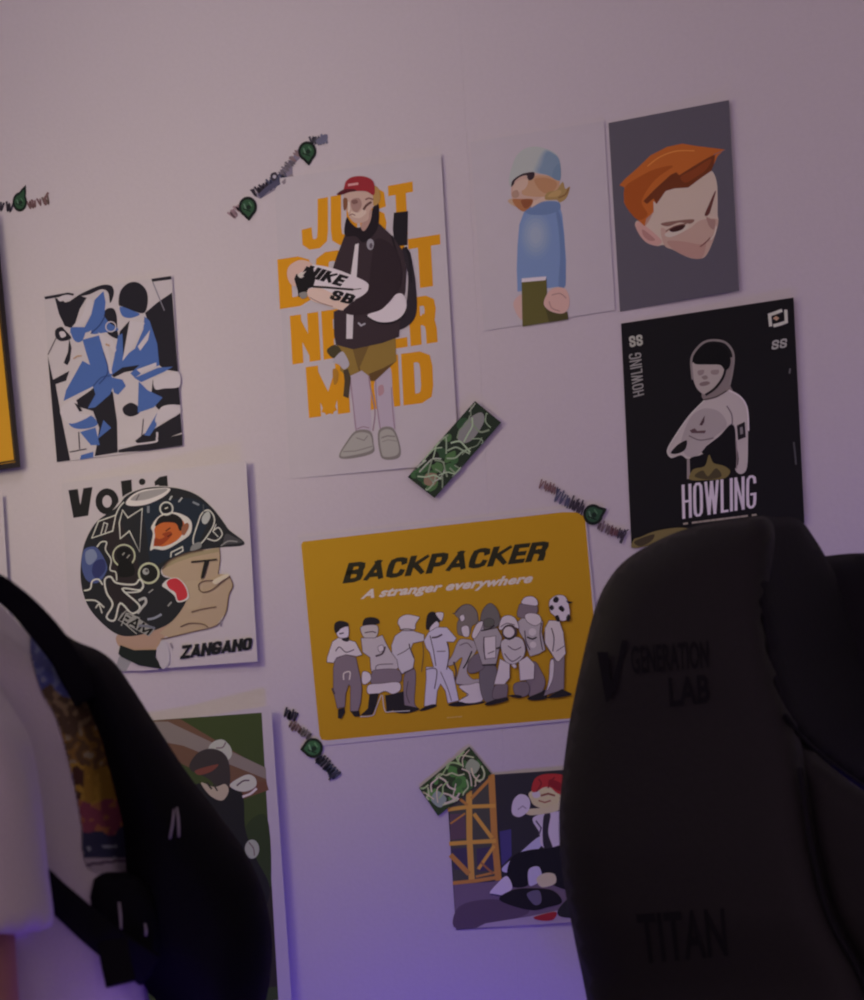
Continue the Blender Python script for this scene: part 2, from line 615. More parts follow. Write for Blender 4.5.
# face and cap
S.poly(F, (166, 132, 122), [(226, 132), (285, 125), (316, 138), (322, 160), (302, 185), (296, 212), (262, 222), (242, 206), (236, 190), (230, 165)], A, True)
S.poly(F, (152, 112, 66), [(308, 108), (328, 115), (334, 140), (330, 160), (314, 168), (312, 140)], A, True)
S.poly(F, (108, 66, 48), [(222, 148), (234, 148), (234, 172), (224, 182)], A, True)
S.poly(F, (140, 104, 98), [(246, 152), (270, 146), (278, 168), (262, 190), (248, 178)], A, True)
S.poly(F, (108, 74, 70), [(247, 154), (262, 150), (266, 160), (252, 164)], A, True)
S.poly(F, (178, 148, 138), [(246, 186), (268, 190), (282, 178), (292, 190), (272, 206), (250, 202)], A, True)
S.stroke(F, (84, 52, 50), [(284, 180), (292, 168), (306, 158)], 7, A, True)
S.stroke(F, (112, 74, 70), [(290, 150), (300, 146), (312, 150)], 5, A, True)
S.stroke(F, (118, 76, 74), [(240, 198), (250, 194), (258, 198)], 3, A)
S.stroke(F, (185, 158, 148), [(238, 158), (240, 178), (238, 186)], 5, A)
S.poly(F, (128, 36, 42), [(203, 133), (222, 120), (230, 95), (252, 81), (285, 80), (310, 92), (318, 118), (313, 137), (290, 125), (245, 126), (215, 135)], A, True)
S.poly(F, (74, 26, 32), [(202, 134), (222, 120), (252, 118), (262, 124), (240, 128), (215, 136)], A, True)
S.stroke(F, (178, 120, 120), [(238, 106), (266, 102)], 7, A)
# details on the jacket
S.poly(F, (182, 165, 168), [(258, 286), (269, 283), (262, 392), (243, 390)], A)
S.poly(F, (176, 158, 164), [(232, 495), (253, 490), (250, 572), (231, 572)], A)
S.circ(F, (132, 120, 128), (304, 286), 11, A, 17)
S.circ(F, (80, 66, 74), (306, 290), 5, A, 8)
S.stroke(F, (34, 26, 30), [(332, 270), (320, 320), (318, 380), (300, 425)], 5, A, True)
S.stroke(F, (34, 26, 30), [(370, 262), (386, 330), (390, 390)], 6, A, True)
S.poly(F, (194, 178, 176), [(295, 500), (340, 482), (378, 440), (402, 437), (414, 468), (402, 500), (372, 519), (328, 520)], A, True)
S.stroke(F, (24, 20, 24), [(292, 504), (330, 524), (374, 523), (408, 500)], 4, A, True)
# the box held in front
S.poly(F, (190, 172, 170), [(95, 352), (165, 352), (245, 378), (297, 405), (287, 436), (232, 462), (190, 462), (130, 430), (90, 410)], A, True)
S.poly(F, (178, 140, 132), [(58, 352), (92, 333), (128, 345), (112, 365), (88, 375), (78, 412), (62, 405), (52, 380)], A, True)
S.poly(F, (186, 150, 142), [(113, 424), (150, 418), (185, 432), (236, 455), (225, 486), (170, 470), (125, 455)], A, True)
S.stroke(F, (120, 84, 82), [(120, 446), (150, 462), (190, 474)], 2, A, True)
S.poly(F, (26, 22, 24), [(88, 240), (100, 210), (130, 215), (165, 160), (205, 185), (220, 235), (205, 290), (175, 300), (155, 345), (115, 352), (108, 310)], A2)
S.poly(F, (176, 156, 152), [(108, 215), (140, 200), (168, 190), (160, 212), (130, 235)], A2, True)
S.stroke(F, (26, 22, 24), [(205, 288), (280, 292), (370, 300), (450, 306)], 13, A2)
S.stroke(F, (60, 46, 46), [(450, 306), (500, 300)], 5, A2)
S.poly(F, (120, 108, 106), [(118, 330), (160, 320), (168, 348), (135, 362)], A2, True)
S.block('printed_lettering#5', (26, 22, 24), 'NIKE', [(170, 150), (425, 226), (392, 292), (140, 220)], A2, .85, .34, .06, .24, .25)
S.block('printed_lettering#6', (26, 22, 24), 'SB', [(322, 302), (475, 342), (450, 402), (298, 364)], A2, .85, .34, .08, .22, .2)
S.poly(F, (42, 30, 35), [(322, 270), (366, 285), (392, 330), (398, 395), (378, 440), (335, 482), (258, 500), (222, 488), (245, 465), (290, 435), (300, 405), (308, 335)], A, True)
S.stroke(F, (150, 138, 146), [(268, 524), (276, 532), (288, 526)], 5, A)
S.done()

# ---------- child with the blue beanie
WH = (160, 142, 150)
K = Z(440, 100, 3.845)
S = Sheet('art_poster', 'white poster of a bearded character in a grey beanie and blue jumper', 'poster',
          [(470, 142), (604, 121), (615, 310), (484, 331)], WH, lift=0.0008)
S.poly(F, (174, 136, 132), [(282, 785), (297, 757), (318, 755), (318, 842), (296, 825)], K, True)
SHIRT = [(325, 425), (350, 405), (400, 390), (455, 392), (470, 440), (478, 520), (485, 620), (483, 715), (410, 724), (298, 737), (295, 650), (298, 560), (305, 480)]
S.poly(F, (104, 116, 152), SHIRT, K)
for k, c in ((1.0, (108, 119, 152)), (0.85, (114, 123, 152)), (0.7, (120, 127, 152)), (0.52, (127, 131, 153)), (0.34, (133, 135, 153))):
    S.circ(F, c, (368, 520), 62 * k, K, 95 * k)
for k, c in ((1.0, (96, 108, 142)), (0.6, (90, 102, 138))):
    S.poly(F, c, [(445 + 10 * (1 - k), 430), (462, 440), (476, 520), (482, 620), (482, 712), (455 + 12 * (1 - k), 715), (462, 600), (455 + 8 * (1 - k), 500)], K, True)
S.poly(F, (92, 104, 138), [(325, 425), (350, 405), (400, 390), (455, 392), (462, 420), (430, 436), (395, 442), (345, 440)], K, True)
N9 = Z(495, 135, 9.09)
S.poly(F, (176, 142, 130), [(330, 640), (340, 560), (470, 560), (470, 590), (400, 620), (330, 660)], N9, True)
S.poly(F, (168, 132, 122), [(148, 470), (170, 400), (240, 350), (360, 340), (480, 360), (575, 390), (590, 440), (560, 560), (470, 580), (440, 560), (340, 600), (180, 590), (150, 560)], N9, True)
S.poly(F, (164, 122, 98), [(290, 420), (360, 370), (480, 372), (570, 400), (585, 450), (550, 540), (450, 560), (340, 560), (250, 540), (250, 480)], N9, True)
S.poly(F, (156, 108, 80), [(360, 400), (470, 390), (560, 430), (540, 500), (460, 530), (390, 480)], N9, True)
S.poly(F, (172, 138, 126), [(170, 460), (200, 420), (280, 400), (300, 430), (270, 490), (200, 520), (165, 510)], N9, True)
S.poly(F, (148, 112, 100), [(155, 520), (200, 500), (220, 540), (200, 570), (160, 565)], N9, True)
S.poly(F, (142, 110, 72), [(452, 565), (480, 520), (560, 500), (600, 440), (622, 432), (640, 490), (682, 470), (650, 570), (590, 612), (560, 590), (470, 590)], N9, True)
S.poly(F, (158, 122, 82), [(480, 560), (520, 520), (590, 500), (600, 530), (560, 560)], N9, True)
S.stroke(F, (116, 80, 50), [(672, 480), (640, 540), (580, 570)], 14, N9, True)
S.poly(F, (162, 128, 108), [(118, 606), (135, 582), (180, 582), (200, 620), (180, 650)], N9, True)
S.poly(F, (146, 92, 62), [(160, 586), (240, 582), (342, 584), (330, 640), (290, 680), (250, 694), (190, 650)], N9, True)
S.poly(F, (122, 68, 46), [(240, 590), (335, 588), (325, 635), (280, 668), (250, 640)], N9, True)
BEAN = [(132, 450), (128, 400), (150, 300), (195, 190), (270, 125), (360, 105), (450, 120), (540, 160), (585, 220), (600, 320), (596, 400), (570, 415), (480, 366), (350, 335), (270, 350), (200, 380), (160, 420), (145, 470)]
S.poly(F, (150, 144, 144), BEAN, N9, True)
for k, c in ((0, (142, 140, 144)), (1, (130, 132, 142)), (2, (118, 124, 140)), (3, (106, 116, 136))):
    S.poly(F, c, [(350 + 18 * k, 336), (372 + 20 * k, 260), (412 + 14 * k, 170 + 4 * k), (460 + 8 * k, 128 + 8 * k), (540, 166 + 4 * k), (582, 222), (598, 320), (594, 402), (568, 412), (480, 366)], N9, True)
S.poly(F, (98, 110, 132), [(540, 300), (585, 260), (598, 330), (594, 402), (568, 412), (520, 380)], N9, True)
S.poly(F, (50, 36, 42), [(148, 470), (152, 430), (176, 398), (230, 362), (275, 346), (355, 338), (352, 390), (318, 412), (296, 396), (286, 366), (232, 378), (186, 412), (168, 450)], N9, True)
S.poly(F, (84, 74, 40), [(314, 694), (409, 686), (412, 740), (402, 790), (490, 815), (494, 843), (317, 871)], K)
S.poly(F, (66, 58, 34), [(402, 790), (490, 815), (494, 843), (420, 855)], K)
S.poly(F, (205, 198, 206), [(314, 686), (409, 678), (406, 693), (314, 701)], K)
S.poly(F, (178, 136, 130), [(399, 785), (412, 745), (440, 722), (480, 725), (497, 760), (494, 800), (470, 821), (425, 812)], K, True)
S.stroke(F, (146, 104, 100), [(430, 750), (462, 744), (485, 762)], 4, K, True)
S.stroke(F, (146, 104, 100), [(420, 775), (430, 800), (460, 812)], 4, K, True)
S.done()

# ---------- portrait of the head with orange hair
WH = (154, 134, 144)
R = Z(610, 130, 6.646)
GREY = ink((76, 66, 76), WH)
S = Sheet('art_poster', 'grey poster of a tilted head with orange hair', 'poster',
          [(608.5, 123), (729, 100), (739, 290.5), (620, 311.5)], WH, lift=0.005, paper=GREY)
S.poly(F, (150, 106, 96), [(225, 560), (300, 480), (340, 560), (330, 700), (240, 680)], R, True)
S.poly(F, (166, 138, 130), [(290, 470), (320, 450), (380, 395), (520, 370), (600, 310), (672, 270), (708, 340), (715, 450), (715, 560), (720, 610), (692, 720), (640, 832), (590, 856), (520, 846), (430, 802), (360, 765), (310, 771), (240, 746), (190, 682), (166, 630), (185, 603), (230, 640), (280, 560)], R, True)
S.poly(F, (158, 122, 114), [(340, 650), (420, 690), (520, 660), (600, 600), (700, 590), (720, 612), (692, 720), (640, 830), (590, 855), (520, 845), (430, 800), (360, 765)], R, True)
S.poly(F, (150, 108, 102), [(380, 740), (480, 740), (600, 760), (640, 740), (610, 850), (520, 844), (430, 800)], R, True)
S.poly(F, (166, 120, 116), [(168, 630), (195, 606), (240, 640), (300, 690), (345, 740), (310, 770), (240, 745), (192, 690)], R, True)
S.poly(F, (146, 98, 96), [(215, 660), (260, 690), (300, 730), (260, 735), (220, 700)], R, True)
HR = (154, 76, 34)
S.poly(F, HR, [(62, 368), (100, 325), (180, 255), (270, 168), (380, 112), (480, 90), (560, 104), (640, 114), (720, 124), (762, 130), (715, 172), (672, 272), (600, 322), (520, 382), (430, 388), (370, 405), (310, 492), (288, 470), (290, 545), (240, 590), (230, 640), (190, 602), (130, 545), (92, 480), (95, 380)], R)
S.poly(F, (136, 62, 26), [(100, 380), (180, 320), (300, 260), (420, 240), (300, 330), (210, 470), (250, 560), (190, 598), (132, 545), (96, 480)], R, True)
S.poly(F, (92, 42, 24), [(222, 472), (300, 392), (400, 300), (440, 280), (460, 300), (540, 250), (640, 190), (700, 160), (690, 230), (672, 272), (600, 322), (520, 382), (430, 388), (370, 405), (310, 492), (290, 455), (245, 492)], R)
S.poly(F, (112, 50, 26), [(470, 310), (560, 258), (672, 190), (640, 262), (560, 320), (500, 350)], R, True)
S.stroke(F, (186, 104, 52), [(250, 240), (330, 180), (440, 140), (560, 138)], 7, R, True)
S.stroke(F, (118, 82, 88), [(690, 165), (730, 146), (765, 132)], 5, R)
S.poly(F, (112, 76, 70), [(338, 622), (440, 603), (556, 594), (535, 622), (460, 615), (385, 640)], R, True)
S.poly(F, (168, 144, 138), [(365, 690), (430, 660), (520, 630), (500, 668), (430, 704), (385, 712)], R, True)
S.poly(F, (52, 26, 26), [(395, 664), (440, 640), (500, 630), (478, 662), (420, 678)], R, True)
S.stroke(F, (110, 66, 62), [(372, 672), (430, 640), (505, 622)], 7, R, True)
S.poly(F, (84, 44, 42), [(630, 560), (655, 500), (692, 418), (704, 408), (684, 480), (662, 552), (640, 572)], R, True)
S.poly(F, (164, 138, 130), [(668, 540), (690, 480), (704, 470), (700, 540), (680, 565)], R, True)
S.poly(F, (138, 100, 96), [(640, 580), (670, 590), (700, 600), (690, 660), (660, 640)], R, True)
S.stroke(F, (104, 60, 58), [(600, 775), (630, 752), (655, 728), (662, 716)], 7, R, True)
S.stroke(F, (188, 160, 150), [(706, 640), (695, 690), (670, 730)], 7, R, True)
S.done()

# ---------- dark print with the standing player
WH = (150, 130, 142)
C = Z(600, 290, 3.704)
BLK = ink((20, 17, 20), WH)
S = Sheet('art_poster', 'black poster of a person with crossed arms, partly behind the chair top', 'poster',
          [(621, 323.5), (793.5, 297.5), (804.5, 523), (631.5, 548)], WH, lift=0.005, paper=BLK)
RIM = (112, 96, 98)
S.poly(F, (108, 90, 92), [(455, 270), (496, 250), (494, 300), (482, 350), (490, 378), (440, 395), (388, 408), (380, 378), (440, 340)], C, True)
S.poly(F, (152, 132, 134), [(386, 408), (430, 396), (475, 374), (520, 398), (543, 445), (548, 560), (541, 668), (500, 662), (495, 500), (440, 543), (378, 592), (382, 612), (330, 628), (300, 612), (265, 622), (248, 600), (268, 560), (328, 470)], C, True)
S.poly(F, (136, 117, 120), [(330, 480), (380, 440), (440, 450), (470, 500), (430, 540), (380, 580), (340, 560), (300, 570)], C, True)
S.poly(F, (140, 121, 124), [(330, 560), (370, 545), (400, 560), (376, 600), (340, 620), (310, 600)], C, True)
S.stroke(F, (96, 80, 84), [(330, 540), (370, 556), (420, 548)], 5, C, True)
S.stroke(F, (96, 80, 84), [(470, 430), (488, 462), (490, 500)], 5, C, True)
S.poly(F, (18, 15, 18), [(330, 628), (382, 606), (440, 543), (492, 500), (503, 560), (500, 664), (330, 705)], C, True)
S.poly(F, (120, 102, 104), [(322, 625), (332, 625), (334, 700), (322, 700)], C)
S.poly(F, (24, 20, 22), [(262, 604), (280, 580), (302, 564), (322, 558), (316, 590), (288, 606)], C, True)
S.poly(F, (98, 80, 50), [(332, 702), (345, 665), (388, 652), (404, 610), (420, 640), (460, 652), (482, 672), (460, 698), (400, 704)], C, True)
S.poly(F, (62, 50, 36), [(350, 690), (380, 668), (400, 690), (430, 660), (450, 690), (400, 702)], C, True)
S.poly(F, (142, 122, 122), [(344, 268), (400, 262), (462, 272), (458, 320), (425, 370), (392, 388), (360, 366), (344, 322)], C, True)
S.poly(F, (118, 96, 98), [(362, 300), (385, 296), (382, 312), (366, 316)], C, True)
S.poly(F, (118, 96, 98), [(412, 298), (440, 296), (436, 312), (414, 312)], C, True)
S.poly(F, (104, 82, 84), [(370, 345), (395, 338), (408, 345), (392, 354), (372, 355)], C, True)
S.poly(F, (112, 92, 92), [(376, 322), (392, 316), (400, 326), (386, 332)], C, True)
S.stroke(F, (24, 18, 20), [(392, 388), (425, 365), (455, 325), (466, 285)], 9, C, True)
S.poly(F, (15, 13, 15), [(349, 272), (350, 235), (383, 206), (430, 199), (470, 222), (484, 258), (478, 288), (462, 296), (445, 278), (400, 276)], C, True)
S.stroke(F, RIM, [(343, 330), (338, 262), (352, 226), (385, 194), (425, 186), (468, 197), (494, 238), (490, 300), (480, 350)], 8, C, True)
S.stroke(F, (60, 46, 50), [(388, 406), (430, 396), (468, 374)], 5, C, True)
S.stroke(F, (176, 158, 156), [(478, 372), (520, 396), (545, 440), (550, 520)], 6, C, True)
S.stroke(F, (164, 146, 146), [(386, 410), (328, 470), (268, 558), (250, 598), (264, 620)], 5, C, True)
S.poly(F, (30, 24, 28), [(507, 502), (536, 488), (540, 545), (511, 556)], C)
S.poly(F, (110, 96, 100), [(518, 510), (528, 506), (530, 532), (520, 536)], C)
S.stroke(F, (120, 100, 104), [(504, 560), (508, 620), (506, 662)], 4, C)
S.poly(F, (66, 44, 50), [(368, 500), (388, 464), (386, 488), (378, 502)], C)
S.poly(F, (78, 54, 60), [(332, 520), (350, 512), (360, 522), (392, 520), (388, 530), (340, 530)], C)
L_ = 'printed_lettering'
S.block('printed_lettering#7', (176, 152, 176), 'HOWLING', [(302, 722), (579, 684), (579, 806), (305, 848)], C, .31, .095, .05, .07)
x = 310
for w in (14, 8, 20, 10, 26, 12, 30, 10, 22, 10, 24, 8, 14):
    if w > 9:
        y = 866 - (x - 310) * 0.125
        S.stroke('printed_small_print', (132, 112, 106), [(x, y), (x + w, y - w * 0.125)], 7, C)
    x += w + 5
S.block('printed_lettering#8', (122, 110, 112), 'HOWLING', [(124, 398), (106, 238), (152, 230), (163, 388)], C, .5, .13, .1, .12)
S.block('printed_lettering#9', (140, 128, 126), 'SS', [(106, 172), (156, 164), (160, 204), (110, 213)], C, .6, .2, .06)
S.stroke(L_, (160, 146, 144), [(632, 132), (628, 92), (652, 84), (672, 76)], 12, C)
S.stroke(L_, (160, 146, 144), [(688, 76), (690, 118), (668, 126), (645, 132)], 12, C)
S.poly(L_, (150, 112, 96), [(640, 105), (652, 96), (664, 104), (654, 114)], C)
S.block('printed_lettering#10', (136, 124, 126), 'SS', [(634, 188), (694, 178), (696, 212), (634, 222)], C, .9, .24, .1, .2, .15)
S.stroke(L_, (62, 56, 60), [(718, 565), (722, 600), (726, 645)], 7, C)
S.stroke(L_, (84, 76, 80), [(704, 292), (702, 308)], 6, C)
S.poly('printed_flame', (98, 80, 52), [(125, 957), (124, 925), (150, 915), (205, 893), (290, 880), (330, 890), (240, 930)], C, True)
S.poly('printed_flame', (56, 44, 34), [(126, 935), (150, 920), (200, 905), (190, 930), (150, 950)], C, True)
S.done()

# ---------- blue and black print
WH = (164, 146, 150)
D = Z(30, 260, 4.765)
S = Sheet('art_poster', 'small poster of two figures in blue, black and white angular shapes', 'poster',
          [(43.5, 295), (171.7, 275.7), (182.8, 445.7), (56.7, 462.5)], WH, lift=0.003)
K_ = (32, 28, 34)
B_ = (64, 82, 134)
Wt = (168, 150, 156)
for c, s, pts in (
    (K_, 0, [(548, 252), (610, 200), (677, 155), (705, 532), (640, 522), (615, 500), (590, 380)]),
    (K_, 0, [(578, 90), (672, 76), (675, 92), (582, 104)]),
    (K_, 0, [(68, 175), (180, 155), (210, 160), (205, 172), (130, 178), (72, 188)]),
    (K_, 1, [(422, 210), (430, 150), (465, 112), (510, 106), (550, 138), (562, 190), (547, 250), (500, 246), (440, 222)]),
    (K_, 0, [(118, 180), (138, 258), (166, 315), (196, 324), (216, 300), (238, 232), (270, 180), (230, 168), (190, 196), (168, 202), (148, 188)]),
    (K_, 1, [(225, 172), (290, 138), (350, 118), (390, 125), (400, 160), (382, 205), (372, 155), (340, 140), (280, 165)]),
    (K_, 1, [(358, 240), (395, 230), (413, 265), (416, 330), (420, 375), (372, 352), (352, 300)]),
    (K_, 0, [(84, 455), (110, 570), (188, 528), (172, 575), (122, 592), (150, 750), (192, 955), (128, 963)]),
    (K_, 1, [(122, 332), (150, 318), (165, 332), (197, 372), (150, 387), (122, 367)]),
    (K_, 0, [(215, 672), (290, 620), (330, 580), (395, 630), (402, 680), (415, 770), (418, 917), (308, 935), (320, 870), (330, 800), (300, 720), (240, 702)]),
    (K_, 0, [(187, 375), (198, 420), (190, 480), (178, 502), (160, 490), (180, 440)]),
    (K_, 0, [(585, 570), (600, 612), (708, 598), (716, 690), (660, 692), (620, 720), (600, 700), (578, 640)]),
    (K_, 0, [(420, 905), (520, 880), (500, 862), (540, 830), (600, 800), (716, 730), (724, 822), (670, 842), (725, 830), (727, 884), (560, 908), (422, 918)]),
    (K_, 1, [(443, 702), (480, 680), (516, 700), (520, 730), (480, 746), (448, 732)]),
    (K_, 0, [(428, 340), (475, 288), (470, 370), (440, 470), (482, 490), (532, 480), (520, 522), (450, 535), (400, 560), (385, 545)]),
    (B_, 0, [(308, 190), (350, 148), (360, 200), (355, 260), (330, 312), (280, 342), (240, 352), (190, 346), (200, 320), (260, 320), (292, 260)]),
    (B_, 0, [(250, 380), (330, 358), (352, 430), (388, 550), (402, 590), (382, 640), (310, 702), (275, 707), (312, 640), (300, 602), (160, 672), (172, 620), (250, 480), (286, 500), (264, 430)]),
    (B_, 1, [(195, 322), (260, 330), (252, 380), (226, 392), (203, 370)]),
    (B_, 1, [(340, 268), (380, 300), (422, 332), (360, 345), (290, 348)]),
    (B_, 0, [(545, 268), (570, 290), (606, 400), (616, 502), (540, 532), (500, 562), (478, 540), (522, 500), (440, 512), (383, 552), (400, 470), (420, 360), (440, 350), (445, 462), (500, 422), (540, 330)]),
    (B_, 0, [(518, 578), (560, 620), (632, 655), (590, 702), (513, 728)]),
    (B_, 0, [(498, 562), (610, 513), (682, 508), (640, 532), (530, 582)]),
    (B_, 0, [(383, 558), (440, 570), (457, 600), (420, 642), (400, 632)]),
    (B_, 1, [(430, 222), (500, 246), (522, 260), (480, 276), (440, 266)]),
    (B_, 1, [(188, 772), (280, 738), (322, 780), (280, 802), (215, 802)]),
    (B_, 0, [(238, 820), (312, 798), (332, 882), (290, 882)]),
    (B_, 0, [(323, 852), (350, 763), (387, 800)]),
    (B_, 0, [(243, 930), (302, 913), (302, 940), (238, 952)]),
    (B_, 0, [(543, 835), (606, 728), (602, 790), (570, 838)]),
    (Wt, 0, [(440, 482), (475, 288), (547, 300), (520, 352), (480, 432)]),
    (Wt, 0, [(513, 412), (572, 333), (562, 382), (525, 432)]),
    (Wt, 0, [(325, 345), (392, 380), (412, 430), (402, 442), (370, 400), (392, 542), (380, 542), (350, 432)]),
    (Wt, 1, [(132, 182), (170, 166), (206, 172), (196, 188), (168, 186), (146, 198)]),
    (Wt, 0, [(508, 522), (602, 488), (602, 506), (530, 542)]),
    (Wt, 1, [(213, 312), (250, 260), (275, 190), (300, 200), (292, 250), (252, 312)]),
    (Wt, 1, [(590, 572), (640, 545), (706, 534), (712, 602), (640, 612), (598, 616)]),
    (Wt, 1, [(598, 775), (625, 702), (700, 690), (717, 720), (680, 752)]),
    (Wt, 1, [(140, 345), (160, 340), (172, 360), (150, 370)]),
    (Wt, 1, [(150, 700), (215, 665), (240, 730), (290, 740), (200, 780), (150, 745)]),
    (K_, 0, [(210, 680), (232, 690), (250, 720), (235, 722)]),
):
    S.poly(F, c, pts, D, bool(s))
S.stroke(F, Wt, [(424, 886), (588, 868), (604, 850), (606, 822)], 9, D, True)
S.stroke(F, (110, 100, 110), [(585, 106), (640, 240)], 5, D)
S.stroke(F, (60, 50, 58), [(86, 450), (124, 372)], 4, D)
S.stroke(F, (60, 50, 58), [(540, 758), (532, 840)], 4, D)
S.stroke(F, (52, 44, 52), [(232, 820), (236, 900)], 5, D)
S.stroke(F, (52, 44, 52), [(190, 915), (268, 900)], 5, D)
S.stroke(F, (42, 52, 96), [(290, 350), (330, 312), (356, 270)], 5, D, True)
S.stroke(F, (42, 52, 96), [(350, 440), (372, 530), (330, 590)], 5, D, True)
S.stroke(F, (42, 52, 96), [(300, 602), (340, 560), (380, 552)], 4, D, True)
S.ring(F, Wt, (385, 318), 24, 5, D)
S.stroke(F, (150, 112, 92), [(208, 470), (225, 458), (245, 456)], 6, D)
S.stroke(F, (152, 116, 98), [(362, 402), (378, 408)], 9, D)
S.done()

# ---------- helmet print
WH = (160, 140, 152)
E = Z(50, 450, 3.927)
S = Sheet('art_poster', 'square white poster of a profile head in a sticker-covered black helmet', 'poster',
          [(61.5, 483), (246, 461), (257.5, 661.5), (72, 675)], WH, lift=0.013)
VL = 'printed_lettering#90'
S.poly(VL, INK, [(72, 158), (109, 153), (119, 216), (131, 150), (167, 145), (150, 258), (92, 267)], E)
S.ring(VL, INK, (224, 202), 32, 27, E, 38)
S.poly(VL, INK, [(278, 122), (320, 116), (324, 192), (286, 200)], E)
S.circ(VL, INK, (362, 125), 13, E)
S.poly(VL, INK, [(430, 106), (460, 100), (464, 152), (428, 156), (428, 137), (412, 140), (410, 124)], E)
SKIN = (150, 121, 106)
S.poly(F, (126, 114, 124), [(262, 842), (282, 800), (320, 830), (300, 868), (270, 862)], E, True)
S.poly(F, (158, 136, 150), [(300, 865), (320, 830), (380, 842), (430, 862), (350, 868)], E)
S.poly(F, (148, 112, 102), [(272, 720), (420, 690), (520, 640), (525, 690), (440, 742), (418, 790), (340, 795), (272, 772)], E, True)
S.poly(F, SKIN, [(438, 470), (470, 430), (530, 405), (600, 390), (665, 383), (667, 430), (660, 485), (680, 488), (704, 495), (718, 530), (702, 572), (690, 640), (652, 690), (560, 714), (470, 738), (430, 720), (500, 650), (525, 600), (530, 550), (500, 510), (445, 490)], E)
S.poly(F, (134, 112, 92), [(440, 470), (470, 432), (540, 405), (664, 385), (662, 400), (560, 420), (500, 440)], E)
S.poly(F, (153, 125, 109), [(530, 520), (590, 515), (600, 560), (580, 620), (540, 620), (536, 560)], E, True)
HEL = [(262, 225), (300, 180), (360, 153), (430, 145), (510, 152), (580, 178), (640, 230), (685, 288), (705, 315), (760, 358), (752, 376), (680, 382), (600, 392), (525, 410), (470, 435), (436, 470), (448, 498), (485, 505), (520, 520), (540, 570), (518, 625), (470, 680), (400, 712), (330, 730), (270, 726), (215, 690), (160, 630), (132, 570), (120, 500), (124, 420), (142, 350), (185, 280)]
S.poly(F, (160, 142, 148), [(x + (-5 if x < 350 else 3), y - 3) for x, y in HEL[:13]] + [(700, 330), (400, 400), (150, 400)], E, True)
S.poly(F, (33, 31, 36), HEL, E, True)
S.poly(F, (30, 34, 46), [(370, 215), (440, 200), (560, 190), (630, 240), (600, 330), (560, 390), (470, 425), (400, 450), (380, 330)], E, True)
S.poly(F, (38, 30, 34), [(190, 300), (250, 260), (300, 330), (340, 420), (350, 520), (300, 640), (230, 560), (240, 430)], E, True)
S.poly(F, (62, 56, 62), [(690, 330), (720, 340), (756, 362), (700, 370), (680, 372)], E, True)
S.stroke(F, (120, 110, 114), [(672, 376), (700, 358), (735, 360)], 5, E, True)
# glass dome on the crown
S.poly(F, (180, 160, 166), [(298, 212), (312, 186), (355, 160), (420, 150), (472, 152), (448, 182), (385, 212), (330, 220)], E, True)
S.poly(F, (132, 118, 124), [(316, 196), (352, 168), (420, 154), (462, 154), (430, 176), (370, 196)], E, True)
S.stroke(F, (90, 76, 84), [(338, 198), (350, 175)], 5, E)
OL = (172, 158, 158)
S.stroke(F, OL, [(272, 285), (285, 236), (306, 266), (362, 230), (352, 400), (312, 318), (276, 348)], 5, E, closed=True)
S.stroke(F, OL, [(164, 346), (190, 280), (258, 256), (246, 318)], 5, E, closed=True)
S.stroke(F, OL, [(200, 330), (212, 285), (226, 290), (216, 325)], 4, E)
S.stroke(F, OL, [(258, 256), (272, 226), (290, 205)], 5, E, True)
S.ring(F, (158, 148, 132), (290, 415), 43, 6, E)
S.circ(F, (22, 20, 22), (290, 412), 30, E)
S.stroke(F, (130, 118, 116), [(285, 412), (292, 404)], 5, E)
S.stroke(F, (130, 118, 116), [(302, 424), (312, 412)], 5, E)
S.poly(F, (22, 20, 22), [(272, 440), (320, 440), (330, 490), (270, 496)], E, True)
S.ring(F, (160, 150, 132), (388, 484), 39, 8, E)
S.circ(F, (28, 26, 26), (388, 484), 33, E)
S.circ(F, (140, 130, 132), (376, 477), 13, E)
S.circ(F, (70, 62, 66), (380, 474), 6, E)
S.poly(F, (64, 68, 112), [(132, 395), (160, 380), (185, 385), (212, 425), (224, 470), (190, 520), (145, 512), (124, 455)], E, True)
S.poly(F, (104, 104, 134), [(140, 400), (170, 390), (185, 420), (160, 450), (142, 440)], E, True)
S.poly(F, (44, 44, 84), [(175, 440), (210, 430), (218, 470), (185, 505), (165, 480)], E, True)
S.stroke(F, OL, [(185, 380), (200, 362), (222, 362), (218, 392), (240, 430), (236, 470), (258, 480), (262, 512)], 5, E, True)
S.stroke(F, OL, [(134, 552), (158, 545), (166, 515), (190, 508), (206, 528)], 6, E, True)
S.stroke(F, OL, [(215, 510), (238, 498), (262, 522), (330, 528), (352, 508), (366, 530), (352, 550), (284, 546), (352, 612), (322, 642), (276, 602), (254, 668), (222, 656), (246, 606), (222, 560)], 7, E, True, closed=True)
S.stroke(F, OL, [(300, 560), (350, 556), (362, 540)], 6, E, True)
S.stroke(F, OL, [(140, 590), (180, 592), (212, 618)], 6, E, True)
S.stroke(F, OL, [(180, 620), (192, 606), (204, 640)], 5, E, True)
S.poly(F, (128, 117, 119), [(280, 644), (300, 628), (412, 704), (388, 732), (266, 668)], E)
S.block('printed_lettering#12', (20, 18, 20), 'EAM', [(300, 632), (408, 702), (385, 728), (272, 668)], E, .8, .2, .1)
S.stroke(F, (138, 126, 128), [(280, 690), (300, 640), (352, 660)], 4, E)
S.stroke(F, (138, 126, 128), [(282, 672), (340, 722)], 4, E)
S.stroke(F, (150, 138, 142), [(350, 590), (372, 582), (376, 600), (360, 620), (345, 640)], 10, E, True)
S.stroke(F, (120, 114, 130), [(385, 665), (410, 660), (436, 646)], 9, E, True)
S.stroke(F, (96, 90, 104), [(350, 690), (382, 692), (410, 700)], 10, E, True)
